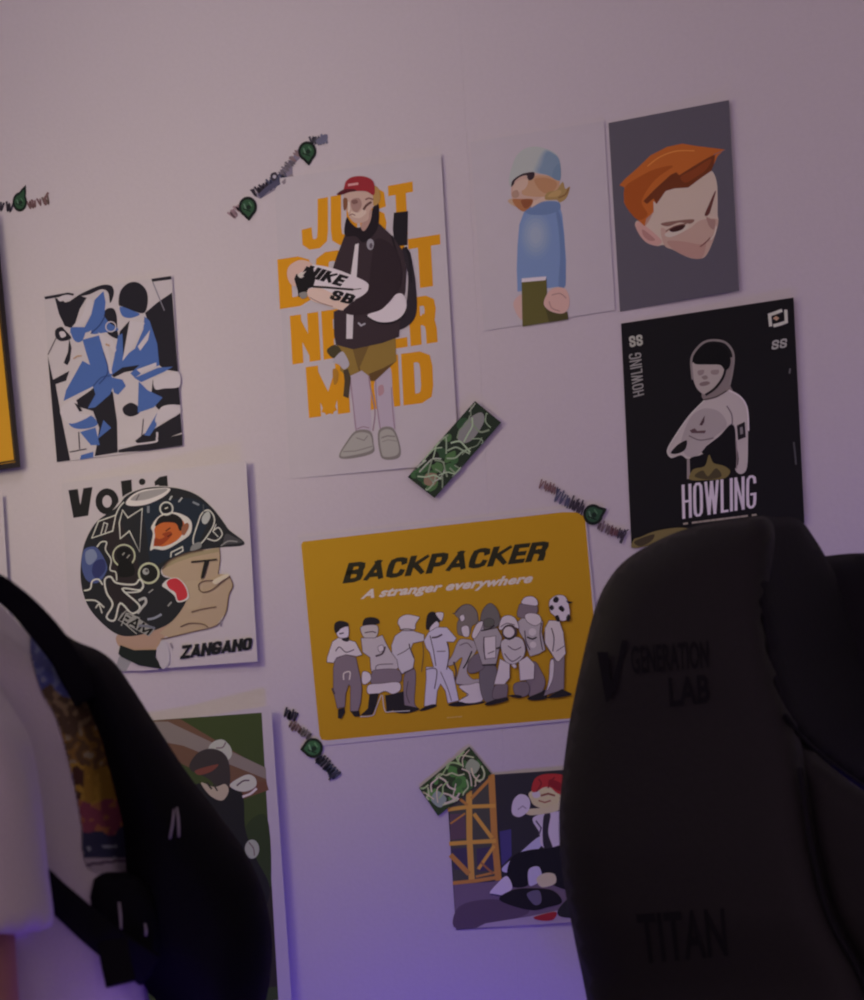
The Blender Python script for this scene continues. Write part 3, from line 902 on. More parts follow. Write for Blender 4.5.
S.stroke(F, (130, 120, 124), [(388, 560), (404, 548)], 5, E)
S.stroke(F, (130, 120, 124), [(464, 612), (476, 598)], 6, E)
# face sticker
S.poly(F, (176, 158, 160), [(393, 392), (404, 330), (398, 300), (430, 258), (480, 244), (530, 258), (556, 285), (550, 330), (505, 364), (452, 392), (410, 388)], E, True)
S.poly(F, (162, 78, 42), [(406, 378), (412, 340), (412, 305), (445, 270), (510, 268), (530, 305), (502, 352), (450, 378), (414, 376)], E, True)
S.poly(F, (128, 50, 30), [(412, 345), (430, 350), (450, 340), (440, 330), (470, 320), (478, 335), (440, 372), (410, 376)], E, True)
S.poly(F, (28, 24, 26), [(412, 300), (430, 264), (480, 250), (518, 272), (520, 310), (508, 316), (496, 290), (470, 284), (440, 286)], E, True)
S.poly(F, (124, 72, 56), [(518, 302), (538, 286), (546, 300), (530, 332), (518, 330)], E, True)
S.stroke(F, (70, 28, 22), [(455, 318), (472, 306)], 5, E)
S.stroke(F, (70, 28, 22), [(462, 340), (478, 330)], 5, E)
S.ring(F, OL, (457, 230), 25, 6, E)
S.circ(F, (26, 24, 28), (457, 232), 17, E)
S.stroke(F, OL, [(452, 230), (462, 226)], 5, E)
S.stroke(F, OL, [(474, 420), (476, 402), (520, 380), (522, 396), (492, 412)], 5, E)
S.stroke(F, (150, 140, 146), [(470, 195), (478, 182)], 7, E)
S.stroke(F, (150, 140, 146), [(506, 203), (518, 188)], 6, E)
S.stroke(F, (110, 106, 118), [(562, 205), (584, 215)], 8, E)
S.stroke(F, (104, 100, 112), [(386, 222), (386, 244)], 10, E)
# bottle and cup outlines at the front
S.stroke(F, OL, [(596, 250), (622, 236), (644, 262), (640, 300), (600, 360), (570, 378), (562, 350), (580, 290)], 5, E, True, closed=True)
S.poly(F, (150, 140, 144), [(598, 262), (620, 240), (630, 262), (614, 290), (598, 285)], E, True)
S.stroke(F, OL, [(618, 348), (652, 356), (676, 332), (662, 305), (640, 318)], 5, E, True)
S.stroke(F, OL, [(652, 292), (640, 320), (660, 340)], 4, E)
S.poly(F, (110, 102, 106), [(560, 372), (590, 362), (592, 384), (552, 396)], E, True)
S.stroke(F, (70, 66, 74), [(602, 215), (604, 250)], 4, E)
# red sticker
S.poly(F, (176, 158, 162), [(440, 532), (462, 508), (500, 502), (532, 530), (545, 565), (540, 588), (502, 598), (488, 572), (460, 548)], E, True)
S.poly(F, (164, 42, 52), [(458, 524), (470, 508), (502, 506), (532, 540), (538, 578), (504, 592), (492, 560), (470, 545)], E, True)
# face drawing
S.stroke(F, (34, 28, 28), [(556, 440), (654, 430)], 7, E)
S.poly(F, (30, 26, 28), [(606, 436), (626, 434), (606, 500), (594, 508), (592, 498)], E)
DL = (86, 62, 52)
S.stroke(F, DL, [(584, 546), (600, 558), (634, 550), (668, 524), (706, 496)], 4, E, True)
S.poly(F, (176, 152, 140), [(640, 512), (690, 488), (704, 494), (676, 512), (650, 528)], E, True)
S.stroke(F, DL, [(586, 544), (584, 528), (600, 516), (640, 512)], 4, E, True)
S.stroke(F, DL, [(556, 636), (600, 624), (652, 616)], 4, E, True)
S.stroke(F, DL, [(436, 742), (470, 736), (560, 714), (652, 690), (690, 640), (702, 572), (718, 532), (704, 495)], 4, E, True)
S.stroke(F, DL, [(512, 694), (550, 680), (600, 684), (620, 696)], 4, E, True)
S.stroke(F, DL, [(665, 385), (668, 430), (660, 486)], 3, E, True)
S.stroke(F, DL, [(440, 468), (470, 434), (530, 408), (600, 392)], 4, E, True)
S.stroke(F, (120, 102, 116), [(672, 668), (670, 690)], 6, E)
S.stroke(F, (120, 102, 116), [(474, 760), (480, 776)], 8, E)
S.poly(F, (27, 29, 30), [(276, 766), (330, 786), (418, 784), (414, 812), (442, 860), (350, 846), (280, 812), (268, 800)], E)
S.poly(F, (158, 140, 152), [(418, 784), (428, 765), (445, 748), (460, 760), (470, 830), (442, 860), (422, 818)], E, True)
S.block('printed_lettering#13', (26, 24, 28), 'ZANGANO', [(514, 768), (797, 735), (796, 783), (510, 822)], E, .84, .33, .0, .23, .12)
S.done()

# ---------- yellow landscape print
WH = (140, 122, 138)
G0 = Z(290, 500, 2.787)
F1 = Z(320, 595, 7.689)
F2 = Z(395, 595, 8.333)
F3 = Z(470, 590, 7.855)
S = Sheet('art_poster', 'wide yellow poster with a row of nine travellers under black letters', 'poster',
          [(298.5, 537), (585, 506.5), (606, 717), (320, 746)], WH, lift=0.0015)
q = [(36, 116), (400, 74), (760, 34), (800, 34), (822, 46), (840, 250), (868, 590), (862, 602), (480, 634), (105, 670), (88, 668), (82, 655), (56, 390), (31, 125)]
S.poly('printed_picture', (142, 98, 22), q, G0)
S.block('printed_lettering#14', (34, 30, 22), 'BACKPACKER', [(151, 177), (727, 113), (719, 167), (146, 233)], G0, .95, .33, .06, .22, .22)
S.text('printed_lettering#15', (172, 140, 142), 'A stranger everywhere', [(203, 250), (680, 204), (672, 238), (194, 284)], G0, 0.042, 0.2)
x = 438
for w in (10, 12, 8, 14):
    S.stroke(L_, (150, 116, 70), [(x, 607 - (x - 438) * 0.09), (x + w - 3, 606 - (x - 438) * 0.09)], 3, G0)
    x += w
LT = (160, 141, 152)
MD = (132, 115, 126)
DK = (98, 80, 92)
BK = (30, 25, 30)
OT = (58, 44, 50)
def fig(n, items, z):
    nm = 'printed_figure#%d' % n
    for it in items:
        kind, col, pts = it[0], it[1], it[2]
        if kind == 'p':
            S.poly(nm, col, pts, z, True, 4)
            if sum(col) > 200:
                S.stroke(nm, OT, pts, 4, z, True, closed=True)
        elif kind == 'h':
            S.poly(nm, col, pts, z)
            if sum(col) > 200:
                S.stroke(nm, OT, pts, 4, z, closed=True)
        elif kind == 'l':
            S.stroke(nm, col, pts, it[3] if len(it) > 3 else 8, z, True)
        elif kind == 'c':
            S.circ(nm, col, pts, it[3], z)
fig(5, [('p', (94, 80, 82), [(498, 152), (560, 88), (630, 84), (680, 140), (692, 222), (640, 262), (620, 330), (530, 330), (518, 240), (532, 200)]),
        ('l', OT, [(480, 150), (500, 152), (560, 88), (630, 84), (682, 140), (694, 222)], 7),
        ('p', LT, [(538, 180), (570, 163), (582, 200), (555, 222)]), ('p', LT, [(553, 270), (610, 258), (617, 340), (570, 342)]),
        ('p', MD, [(478, 500), (530, 380), (600, 368), (682, 400), (680, 460), (620, 560), (600, 640), (645, 700), (702, 700), (692, 742), (518, 747), (528, 640), (560, 520), (480, 582), (428, 580)]),
        ('l', BK, [(640, 470), (600, 560), (570, 610)], 12), ('l', OT, [(520, 745), (600, 752), (690, 736)], 10), ('l', OT, [(490, 560), (510, 640), (495, 720)], 14),
        ('p', LT, [(532, 762), (620, 745), (710, 738), (732, 872), (640, 902), (528, 888), (600, 832)]), ('l', OT, [(560, 800), (610, 830), (560, 860)], 6),
        ('p', BK, [(440, 915), (530, 888), (620, 905), (735, 884), (722, 905), (520, 930)]), ('l', OT, [(540, 420), (600, 400), (640, 440)], 6)], F2)
fig(4, [('p', BK, [(258, 282), (268, 170), (310, 138), (350, 158), (378, 222), (340, 232), (300, 282)]), ('p', LT, [(338, 150), (402, 148), (392, 212), (368, 202)]),
        ('p', (172, 154, 158), [(298, 262), (345, 218), (368, 250), (330, 302), (288, 302)]),
        ('h', (154, 137, 160), [(240, 380), (280, 310), (350, 268), (432, 270), (512, 360), (490, 392), (430, 390), (452, 470), (440, 600), (482, 640), (532, 880), (440, 902), (420, 800), (380, 740), (352, 800), (340, 922), (243, 927), (260, 700), (258, 600), (322, 600), (290, 480), (260, 440)]),
        ('l', OT, [(310, 355), (350, 350), (390, 330)], 14), ('l', OT, [(292, 340), (320, 460), (340, 590)], 7), ('l', OT, [(440, 400), (450, 500), (430, 620)], 8),
        ('l', OT, [(262, 620), (320, 610), (350, 640), (330, 780)], 8), ('l', OT, [(350, 470), (420, 468)], 6), ('l', OT, [(380, 640), (440, 780), (470, 880)], 6),
        ('p', BK, [(203, 962), (262, 925), (332, 910), (342, 930), (250, 962)])], F2)
fig(3, [('p', DK, [(88, 650), (160, 618), (172, 700), (162, 900), (202, 952), (90, 942), (70, 760)]), ('p', BK, [(0, 925), (90, 920), (205, 950), (100, 985), (0, 975)]),
        ('h', (152, 135, 149), [(-30, 420), (0, 340), (60, 298), (150, 298), (242, 330), (242, 382), (150, 402), (130, 452), (162, 540), (150, 612), (80, 642), (60, 662), (30, 612), (-20, 560)]),
        ('p', LT, [(23, 232), (40, 188), (100, 163), (190, 178), (203, 190), (172, 240), (160, 288), (60, 292), (38, 262)]),
        ('l', OT, [(40, 290), (100, 282), (160, 292)], 8), ('l', OT, [(118, 408), (128, 450), (156, 520)], 10), ('l', OT, [(20, 500), (80, 470), (120, 440)], 6),
        ('l', OT, [(60, 660), (100, 640), (160, 606)], 9), ('l', OT, [(230, 392), (236, 500), (220, 640)], 5), ('l', OT, [(110, 720), (95, 820), (120, 900)], 6)], F2)
fig(2, [('p', BK, [(328, 216), (345, 180), (400, 170), (446, 184), (457, 216), (400, 232), (334, 236)]), ('p', (146, 128, 134), [(318, 242), (430, 230), (448, 280), (420, 332), (350, 332), (322, 300)]),
        ('l', OT, [(345, 290), (400, 282), (430, 290)], 8),
        ('h', (146, 128, 138), [(315, 330), (420, 330), (480, 308), (502, 360), (540, 430), (592, 500), (602, 560), (560, 592), (430, 592), (400, 602), (390, 560), (385, 480), (328, 440)]),
        ('l', OT, [(430, 470), (480, 450), (500, 400)], 14), ('l', OT, [(430, 590), (440, 540), (560, 530)], 6), ('p', LT, [(445, 400), (480, 385), (490, 420), (460, 440)]),
        ('p', DK, [(398, 602), (430, 575), (600, 575), (622, 660), (540, 682), (420, 692), (388, 660)]), ('p', LT, [(373, 692), (470, 680), (602, 670), (617, 730), (560, 762), (500, 740), (440, 762), (368, 757)]),
        ('h', BK, [(380, 760), (452, 755), (430, 860), (400, 922), (310, 927), (368, 872)]), ('h', BK, [(500, 770), (560, 762), (642, 740), (647, 842), (692, 882), (560, 887), (512, 902)]),
        ('l', (150, 134, 140), [(470, 770), (430, 870), (405, 925), (310, 935)], 7), ('l', (150, 134, 140), [(480, 770), (500, 890), (560, 895), (690, 890)], 7), ('p', LT, [(328, 590), (380, 600), (392, 650), (350, 687), (322, 670)])], F1)
fig(1, [('h', DK, [(118, 490), (200, 458), (277, 480), (292, 560), (312, 640), (322, 720), (312, 830), (290, 902), (233, 892), (235, 700), (220, 690), (197, 760), (190, 862), (133, 872), (103, 740), (103, 560)]),
        ('h', LT, [(55, 480), (95, 358), (140, 328), (210, 343), (272, 360), (325, 460), (280, 472), (200, 458), (128, 482), (105, 522), (52, 517)]),
        ('p', (176, 156, 160), [(128, 280), (180, 248), (217, 240), (217, 320), (170, 332), (138, 320)]), ('p', BK, [(108, 252), (118, 213), (160, 198), (212, 213), (217, 240), (170, 250), (140, 282), (118, 292)]),
        ('p', BK, [(168, 337), (222, 325), (217, 357), (183, 354)]), ('l', BK, [(150, 298), (180, 292)], 9),
        ('h', BK, [(138, 880), (187, 865), (192, 902), (165, 952), (138, 947)]), ('h', BK, [(233, 895), (300, 890), (307, 932), (268, 937)]),
        ('l', (160, 140, 146), [(182, 650), (184, 602), (230, 592), (226, 650)], 10), ('l', OT, [(120, 430), (150, 400), (200, 440), (260, 420)], 7), ('l', OT, [(95, 720), (110, 760)], 14)], F1)
fig(8, [('p', DK, [(400, 640), (500, 560), (560, 640), (590, 720), (560, 805), (470, 840), (440, 700)]), ('h', (138, 121, 132), [(375, 250), (420, 208), (540, 193), (572, 250), (562, 330), (592, 470), (540, 502), (470, 522), (430, 400), (388, 330)]),
        ('p', DK, [(383, 130), (410, 108), (527, 123), (502, 212), (378, 212)]), ('p', (172, 155, 162), [(403, 102), (430, 58), (490, 50), (527, 80), (527, 122), (460, 118)]),
        ('p', LT, [(430, 200), (470, 180), (540, 195), (560, 250), (510, 280), (450, 250)]), ('c', LT, (490, 330), 30), ('l', BK, [(450, 370), (490, 385), (520, 372)], 12), ('c', LT, (495, 430), 26),
        ('l', OT, [(560, 260), (550, 350), (570, 470)], 8), ('l', OT, [(430, 320), (440, 400), (470, 470)], 8), ('p', BK, [(450, 850), (560, 800), (590, 780), (600, 850), (500, 868)])], F3)
fig(6, [('p', (86, 74, 84), [(88, 600), (200, 598), (205, 700), (192, 780), (282, 842), (130, 882), (78, 760)]), ('p', (90, 75, 86), [(-10, 560), (70, 498), (112, 600), (60, 642), (-10, 650)]),
        ('p', (84, 74, 78), [(86, 200), (120, 128), (170, 106), (222, 170), (234, 260), (180, 302), (88, 302)]), ('p', (72, 66, 66), [(110, 240), (150, 220), (190, 240), (180, 280), (120, 290)]),
        ('h', (128, 112, 122), [(18, 360), (60, 248), (100, 238), (110, 320), (212, 298), (252, 370), (222, 500), (202, 592), (98, 592), (68, 500)]), ('p', LT, [(15, 355), (50, 270), (100, 245), (90, 300), (40, 380)]),
        ('l', BK, [(90, 320), (150, 305), (190, 280)], 10), ('h', LT, [(108, 372), (202, 360), (202, 532), (118, 542)]), ('l', OT, [(110, 370), (108, 460), (120, 545)], 9), ('l', OT, [(210, 460), (240, 450)], 16), ('l', OT, [(140, 500), (190, 480)], 6),
        ('l', BK, [(100, 590), (200, 585)], 12), ('p', BK, [(118, 892), (262, 840), (297, 868), (160, 905)])], F3)
fig(7, [('p', (92, 76, 86), [(198, 750), (290, 738), (290, 830), (280, 842), (180, 852)]), ('p', (92, 76, 86), [(345, 740), (440, 720), (470, 780), (440, 832), (360, 830)]), ('p', BK, [(300, 830), (360, 822), (410, 835), (380, 850)]),
        ('h', LT, [(235, 540), (312, 580), (312, 690), (270, 742), (188, 742), (220, 620)]), ('h', LT, [(383, 560), (450, 520), (507, 580), (502, 700), (393, 712)]),
        ('p', (150, 132, 143), [(248, 402), (330, 370), (402, 380), (432, 450), (422, 520), (350, 582), (280, 562), (248, 480)]), ('l', OT, [(300, 440), (350, 470), (400, 450)], 7), ('l', OT, [(270, 500), (330, 560), (400, 520)], 7), ('l', OT, [(420, 380), (440, 450), (425, 520)], 8),
        ('p', LT, [(226, 300), (250, 218), (310, 198), (362, 230), (384, 300), (350, 292), (300, 280), (248, 312)]), ('c', OT, (310, 330), 60), ('c', LT, (305, 330), 43), ('l', BK, [(275, 375), (310, 388), (350, 365)], 10), ('l', OT, [(240, 290), (290, 262), (350, 275)], 6),
        ('p', (170, 152, 150), [(325, 590), (350, 580), (368, 600), (350, 615)])], F3)
fig(9, [('h', (104, 87, 99), [(635, 540), (742, 518), (737, 780), (640, 812), (578, 832), (620, 720)]), ('p', LT, [(630, 560), (660, 560), (650, 700), (600, 800), (620, 700)]),
        ('h', (160, 142, 150), [(588, 300), (620, 238), (702, 243), (732, 330), (752, 500), (700, 562), (680, 560), (640, 500), (588, 420)]), ('l', OT, [(640, 300), (660, 380), (650, 480)], 8), ('l', OT, [(585, 330), (580, 400), (640, 500)], 8), ('l', OT, [(680, 480), (740, 440)], 5),
        ('p', (176, 160, 158), [(622, 92), (660, 50), (710, 38), (750, 55), (774, 110), (784, 200), (745, 242), (690, 232), (660, 200), (630, 170)]),
        ('p', BK, [(652, 75), (675, 50), (698, 70), (685, 98), (660, 95)]), ('p', BK, [(625, 130), (645, 118), (660, 140), (645, 160), (628, 150)]), ('p', BK, [(695, 140), (718, 122), (742, 150), (730, 172), (708, 160)]),
        ('p', BK, [(670, 205), (692, 198), (706, 235), (690, 250), (672, 230)]), ('p', BK, [(758, 210), (775, 190), (790, 220), (775, 248), (758, 238)]), ('h', BK, [(752, 82), (812, 95), (775, 110)]),
        ('h', BK, [(598, 852), (650, 815), (722, 778), (802, 815), (790, 828), (700, 845)])], F3)
S.done()

# ---------- print behind the chair, lower right
WH = (124, 106, 134)
H = Z(400, 740, 4.32)
DKP = ink((34, 29, 40), WH)
S = Sheet('art_poster', 'dark poster with a red-haired figure and yellow scaffold, partly behind the chair', 'poster',
          [(446, 778), (590, 768), (598, 920), (456, 930)], WH, lift=0.004, paper=DKP)
S.poly('printed_picture', (78, 60, 84), [(232, 625), (400, 612), (600, 580), (830, 560), (855, 780), (242, 818)], H)
S.poly('printed_picture', (62, 46, 66), [(300, 700), (430, 690), (560, 740), (430, 790), (245, 815), (240, 740)], H, True)
S.poly('printed_picture', (116, 96, 122), [(330, 812), (370, 792), (560, 762), (700, 732), (850, 720), (855, 780), (600, 797)], H)
S.poly('printed_picture', (50, 40, 88), [(430, 395), (480, 385), (482, 500), (440, 545)], H)
S.poly('printed_picture', (52, 46, 50), [(205, 170), (395, 155), (430, 590), (232, 620)], H)
S.poly('printed_picture', (66, 46, 62), [(215, 320), (280, 318), (285, 425), (218, 432)], H)
S.poly('printed_picture', (46, 36, 62), [(225, 470), (290, 465), (296, 560), (232, 560)], H)
S.poly('printed_picture', (46, 36, 62), [(330, 470), (400, 460), (405, 560), (335, 570)], H)
GD = (150, 98, 52)
GD2 = (130, 82, 48)
for pts, w, c in (([(298, 225), (300, 420), (310, 610)], 26, GD), ([(395, 155), (408, 420), (425, 600)], 28, GD2), ([(210, 300), (300, 288), (408, 284)], 17, GD), ([(217, 448), (300, 442), (410, 436)], 18, GD),
                  ([(232, 618), (330, 608), (432, 592)], 16, GD2), ([(322, 322), (395, 420)], 17, GD), ([(220, 360), (280, 318)], 8, GD2), ([(222, 500), (295, 575)], 22, GD2), ([(340, 555), (405, 460)], 14, GD),
                  ([(310, 250), (385, 172)], 14, GD2), ([(240, 240), (290, 280)], 12, GD2), ([(330, 590), (420, 570)], 10, GD2), ([(350, 530), (400, 575)], 9, (110, 66, 50))):
    S.stroke('printed_picture', c, pts, w, H)
S.poly(F, (130, 114, 158), [(440, 555), (520, 485), (600, 418), (622, 440), (560, 510), (478, 570)], H, True)
S.poly(F, (146, 126, 158), [(575, 335), (680, 308), (730, 330), (740, 460), (620, 465), (602, 400)], H, True)
S.poly(F, (36, 30, 42), [(620, 330), (650, 320), (640, 400), (660, 470), (620, 460)], H, True)
S.stroke(F, (60, 48, 70), [(588, 350), (610, 380), (600, 410)], 6, H)
S.poly(F, (20, 17, 26), [(462, 570), (490, 500), (560, 475), (640, 468), (760, 455), (770, 640), (650, 622), (600, 560), (555, 565), (552, 628), (480, 632)], H, True)
S.poly(F, (156, 140, 186), [(388, 662), (420, 620), (462, 588), (484, 642), (430, 672)], H, True)
S.stroke(F, (40, 30, 60), [(392, 666), (440, 674), (484, 650)], 6, H)
S.poly(F, (22, 18, 26), [(430, 692), (480, 650), (560, 640), (660, 650), (700, 700), (640, 722), (560, 735)], H, True)
S.poly(F, (72, 60, 86), [(548, 665), (600, 650), (610, 700), (580, 712)], H, True)
S.poly(F, (134, 116, 160), [(556, 560), (600, 548), (612, 600), (575, 628), (556, 622)], H, True)
S.poly(F, (172, 124, 118), [(590, 600), (625, 575), (668, 580), (670, 620), (612, 636)], H, True)
S.poly(F, (30, 26, 34), [(680, 740), (720, 690), (760, 680), (770, 760), (700, 765)], H, True)
S.poly(F, (112, 28, 38), [(578, 765), (672, 742), (662, 776), (610, 780)], H, True)
S.poly(F, (172, 126, 112), [(560, 225), (640, 200), (700, 215), (700, 270), (640, 300), (585, 285), (566, 262)], H, True)
S.poly(F, (190, 158, 146), [(570, 230), (600, 222), (604, 245), (580, 250)], H, True)
S.stroke(F, (92, 48, 44), [(610, 240), (640, 232), (668, 240)], 8, H)
S.stroke(F, (110, 62, 56), [(600, 262), (625, 270), (650, 262)], 6, H)
S.poly(F, (178, 130, 116), [(545, 300), (640, 290), (700, 262), (720, 285), (660, 312), (560, 325)], H, True)
S.poly(F, (122, 32, 40), [(568, 215), (585, 165), (640, 146), (720, 160), (730, 240), (680, 230), (650, 205), (620, 205), (585, 225)], H, True)
S.stroke(F, (92, 24, 32), [(590, 222), (610, 190), (600, 170)], 7, H, True)
S.stroke(F, (92, 24, 32), [(640, 206), (650, 180), (668, 162)], 7, H, True)
S.poly(F, (94, 22, 32), [(640, 190), (650, 170), (700, 190), (690, 220), (650, 200)], H, True)
S.poly(F, (166, 148, 168), [(482, 300), (490, 260), (515, 235), (545, 240), (562, 265), (555, 305), (520, 332), (490, 325)], H, True)
S.stroke(F, (110, 92, 120), [(510, 300), (530, 285), (545, 296)], 5, H)
S.done()

# ---------- print behind the bag, lower left
WH = (142, 118, 146)
J = Z(150, 700, 3.333)
S = Sheet('art_poster', 'white-bordered poster of a ball player in a dark cap, mostly behind the bag', 'poster',
          [(70, 737), (271, 705.5), (292, 1006), (92, 1036)], WH, lift=0.008, lift_b=0.024)
S.poly('printed_picture', (48, 50, 33), [(-230, 85), (372, 42), (428, 1000), (-170, 1075)], J)
S.poly('printed_picture', (84, 54, 50), [(-230, 85), (100, 63), (385, 235), (392, 300), (300, 310), (100, 210), (-200, 140)], J)
S.poly('printed_picture', (104, 84, 92), [(-60, 72), (60, 72), (386, 226), (388, 264), (110, 152), (-60, 120)], J)
S.poly('printed_picture', (84, 50, 46), [(240, 270), (388, 272), (396, 300), (310, 330)], J)
S.poly('printed_picture', (40, 43, 31), [(320, 420), (390, 390), (404, 600), (380, 640), (330, 520)], J, True)
S.poly('printed_picture', (40, 32, 34), [(380, 640), (406, 620), (425, 955), (330, 965)], J)
S.poly(F, (140, 124, 134), [(195, 160), (215, 137), (245, 133), (270, 160), (270, 190), (245, 205), (210, 190)], J, True)
S.stroke(F, (84, 60, 72), [(222, 160), (242, 158), (252, 142)], 4, J, True)
S.poly(F, (46, 36, 42), [(132, 230), (150, 185), (190, 163), (235, 170), (262, 205), (266, 280), (240, 300), (190, 260)], J, True)
S.poly(F, (92, 46, 46), [(150, 236), (190, 222), (228, 215), (205, 238), (165, 250)], J, True)
S.poly(F, (28, 24, 30), [(150, 282), (220, 300), (290, 290), (312, 330), (318, 430), (350, 520), (400, 640), (320, 760), (100, 640), (100, 400)], J, True)
S.poly(F, (138, 112, 112), [(170, 275), (215, 290), (250, 280), (262, 305), (240, 335), (200, 318)], J, True)
S.stroke(F, (40, 32, 36), [(190, 276), (205, 296)], 6, J)
S.stroke(F, (40, 32, 36), [(212, 282), (224, 302)], 5, J)
S.poly(F, (148, 130, 140), [(266, 282), (300, 258), (330, 248), (352, 262), (352, 288), (320, 305), (285, 300)], J, True)
S.stroke(F, (64, 46, 56), [(290, 285), (310, 270), (330, 268)], 5, J, True)
S.stroke(F, (172, 154, 156), [(310, 322), (335, 312), (354, 296)], 8, J, True)
S.circ(F, (126, 114, 118), (340, 497), 24, J, 32)
S.stroke(F, (90, 70, 76), [(330, 475), (345, 495), (348, 518)], 4, J, True)
S.done()

# ---------- plain sheet at the left edge
S = Sheet('art_poster', 'white poster at the left edge under the yellow framed picture', 'poster',
          [(-150, 516), (2.5, 494), (15, 706), (-138, 728)], WH, lift=0.012)
S.done()

# ---------- framed yellow picture at the left edge (deep frame, its own solid)
def on_wall(px, py, off=0.0):
    r = ray(px, py)
    return CAM + r * ((WALL_Y - off - CAM.y) / r.y)
fr_c = [(-150, 238), (-4, 216), (20.5, 467), (-128, 488)]
mid = on_wall(-58, 480)
fr = thing('framed_picture', 'yellow picture in a thin black frame at the left edge', 'picture', (mid.x, WALL_Y, mid.z))
def inset(c, k):
    cx = sum(p[0] for p in c) / 4; cy = sum(p[1] for p in c) / 4
    return [(x + (k if x < cx else -k), y + (k if y < cy else -k)) for x, y in c]
bm = bmesh.new()
o_f = [bm.verts.new(on_wall(*p, 0.022)) for p in fr_c]
i_f = [bm.verts.new(on_wall(*p, 0.022)) for p in inset(fr_c, 4.6)]
i_b = [bm.verts.new(on_wall(*p, 0.016)) for p in inset(fr_c, 5.0)]
o_b = [bm.verts.new(on_wall(*p, 0.001)) for p in fr_c]
j_b = [bm.verts.new(on_wall(*p, 0.001)) for p in inset(fr_c, 5.0)]
for a, b in ((o_f, i_f), (i_f, i_b), (o_b, o_f), (i_b, j_b), (j_b, o_b)):
    for i in range(4):
        bm.faces.new([a[i], a[(i + 1) % 4], b[(i + 1) % 4], b[i]])
from_bm('frame', bm, mat('black_frame', (0.02, 0.017, 0.018), 0.4, 0.4), fr)
bm = bmesh.new()
ins = inset(fr_c, 4.0)
bm.faces.new([bm.verts.new(on_wall(*p, 0.012)) for p in ins])
from_bm('print', bm, mat('yellow_print', (0.80, 0.44, 0.025), 0.5, 0.3), fr)
bm = bmesh.new()
a = [bm.verts.new(on_wall(*p, 0.0175)) for p in inset(fr_c, 6.4)]
b = [bm.verts.new(on_wall(*p, 0.0175)) for p in inset(fr_c, 8.0)]
for i in range(4):
    bm.faces.new([a[i], a[(i + 1) % 4], b[(i + 1) % 4], b[i]])
bmesh.ops.translate(bm, verts=bm.verts[:], vec=(0, 0.0045, 0))
from_bm('printed_border', bm, mat('dark_line', (0.06, 0.045, 0.02), 0.5, 0.3), fr)

# ================================================================== small stickers
EM = [0]
def emblem(S, c, r, tip, z, ry=None):
    """dark green leaf-like badge with a pointed tip"""
    ry = ry or r
    EM[0] += 1
    em = 'emblem#%d' % EM[0]
    t = math.atan2(tip[1] - c[1], tip[0] - c[0])
    pts = []
    for k in range(24):
        a = t + 2 * math.pi * k / 24
        d = abs((a - t + math.pi) % (2 * math.pi) - math.pi)
        e = 1.0
        if d < 0.5:
            e = 1.0 + (math.hypot(tip[0] - c[0], tip[1] - c[1]) / r - 1.0) * (1 - d / 0.5) ** 1.3
        pts.append((c[0] + r * e * math.cos(a), c[1] + ry * e * math.sin(a)))
    S.poly(em, (24, 26, 24), pts, z)
    S.poly(em, (42, 64, 46), [(c[0] + (x - c[0]) * 0.72, c[1] + (y - c[1]) * 0.72) for x, y in pts], z)
    S.circ(em, (26, 34, 28), (c[0] + r * 0.1, c[1] + r * 0.05), r * 0.26, z)
    S.stroke(em, (84, 100, 84), [(c[0] - r * 0.4, c[1] - r * 0.3), (c[0] - r * 0.2, c[1] + r * 0.35)], r * 0.16, z)
    S.stroke(em, (74, 96, 72), [(c[0] + r * 0.15, c[1] - r * 0.5), (c[0] + r * 0.42, c[1] - r * 0.1)], r * 0.14, z)
    S.stroke(em, (22, 28, 24), [(c[0] - r * 0.5, c[1] + r * 0.2), (c[0] + r * 0.3, c[1] + r * 0.5)], r * 0.13, z)

def scrawl(S, a, b, h, cols, z, seed, n=6, w=2.2):
    """a band of tag-like handwriting from a to b"""
    rnd = random.Random(seed)
    L = math.hypot(b[0] - a[0], b[1] - a[1])
    ux, uy = (b[0] - a[0]) / L, (b[1] - a[1]) / L
    vx, vy = -uy, ux
    for k in range(n):
        t0 = L * k / n
        st = L / n
        pts = []
        for (du, dv) in ((0.0, -0.5), (0.25, 0.45), (0.45, -0.35), (0.7, 0.5), (1.0, -0.45))[: rnd.choice((3, 4, 5))]:
            u = t0 + du * st * 1.15 + rnd.uniform(-0.08, 0.08) * st
            v = dv * h * rnd.uniform(0.7, 1.15)
            pts.append((a[0] + ux * u + vx * v, a[1] + uy * u + vy * v))
        S.stroke('lettering', cols[k * len(cols) // n], pts, w, z, True)

def sticker_root(label, pts, white, group=None, base=0.0006):
    return Sheet('art_sticker', label, 'sticker', pts, white, base=base, sheet=False, group=group)

DKT, RDT, BLT = (54, 44, 54), (104, 72, 74), (70, 64, 84)
WH = (165, 145, 150)
T = Z(0, 170, 14.4)
S = sticker_root('small sticker of dark scribbled letters and a green badge above the framed yellow picture', [(-25, 190), (48, 190), (48, 215), (-25, 215)], WH)
scrawl(S, (-330, 500), (170, 530), 150, [DKT], T, 3, 6, 30)
scrawl(S, (400, 500), (690, 420), 120, [RDT, RDT, (92, 70, 66)], T, 5, 4, 26)
S.stroke('lettering', RDT, [(690, 330), (640, 420), (660, 500)], 34, T)
emblem(S, (285, 460), 105, (372, 275), T, 140)
S.done()
T = Z(220, 120, 7.2)
S = sticker_root('long slanting sticker with two green badges above the orange-worded poster', [(230, 130), (330, 130), (330, 222), (230, 222)], WH)
S.poly('lettering', (112, 96, 112), [(245, 545), (300, 480), (400, 420), (440, 360), (520, 270), (560, 210), (600, 250), (520, 330), (525, 410), (460, 470), (370, 520), (290, 568)], T)
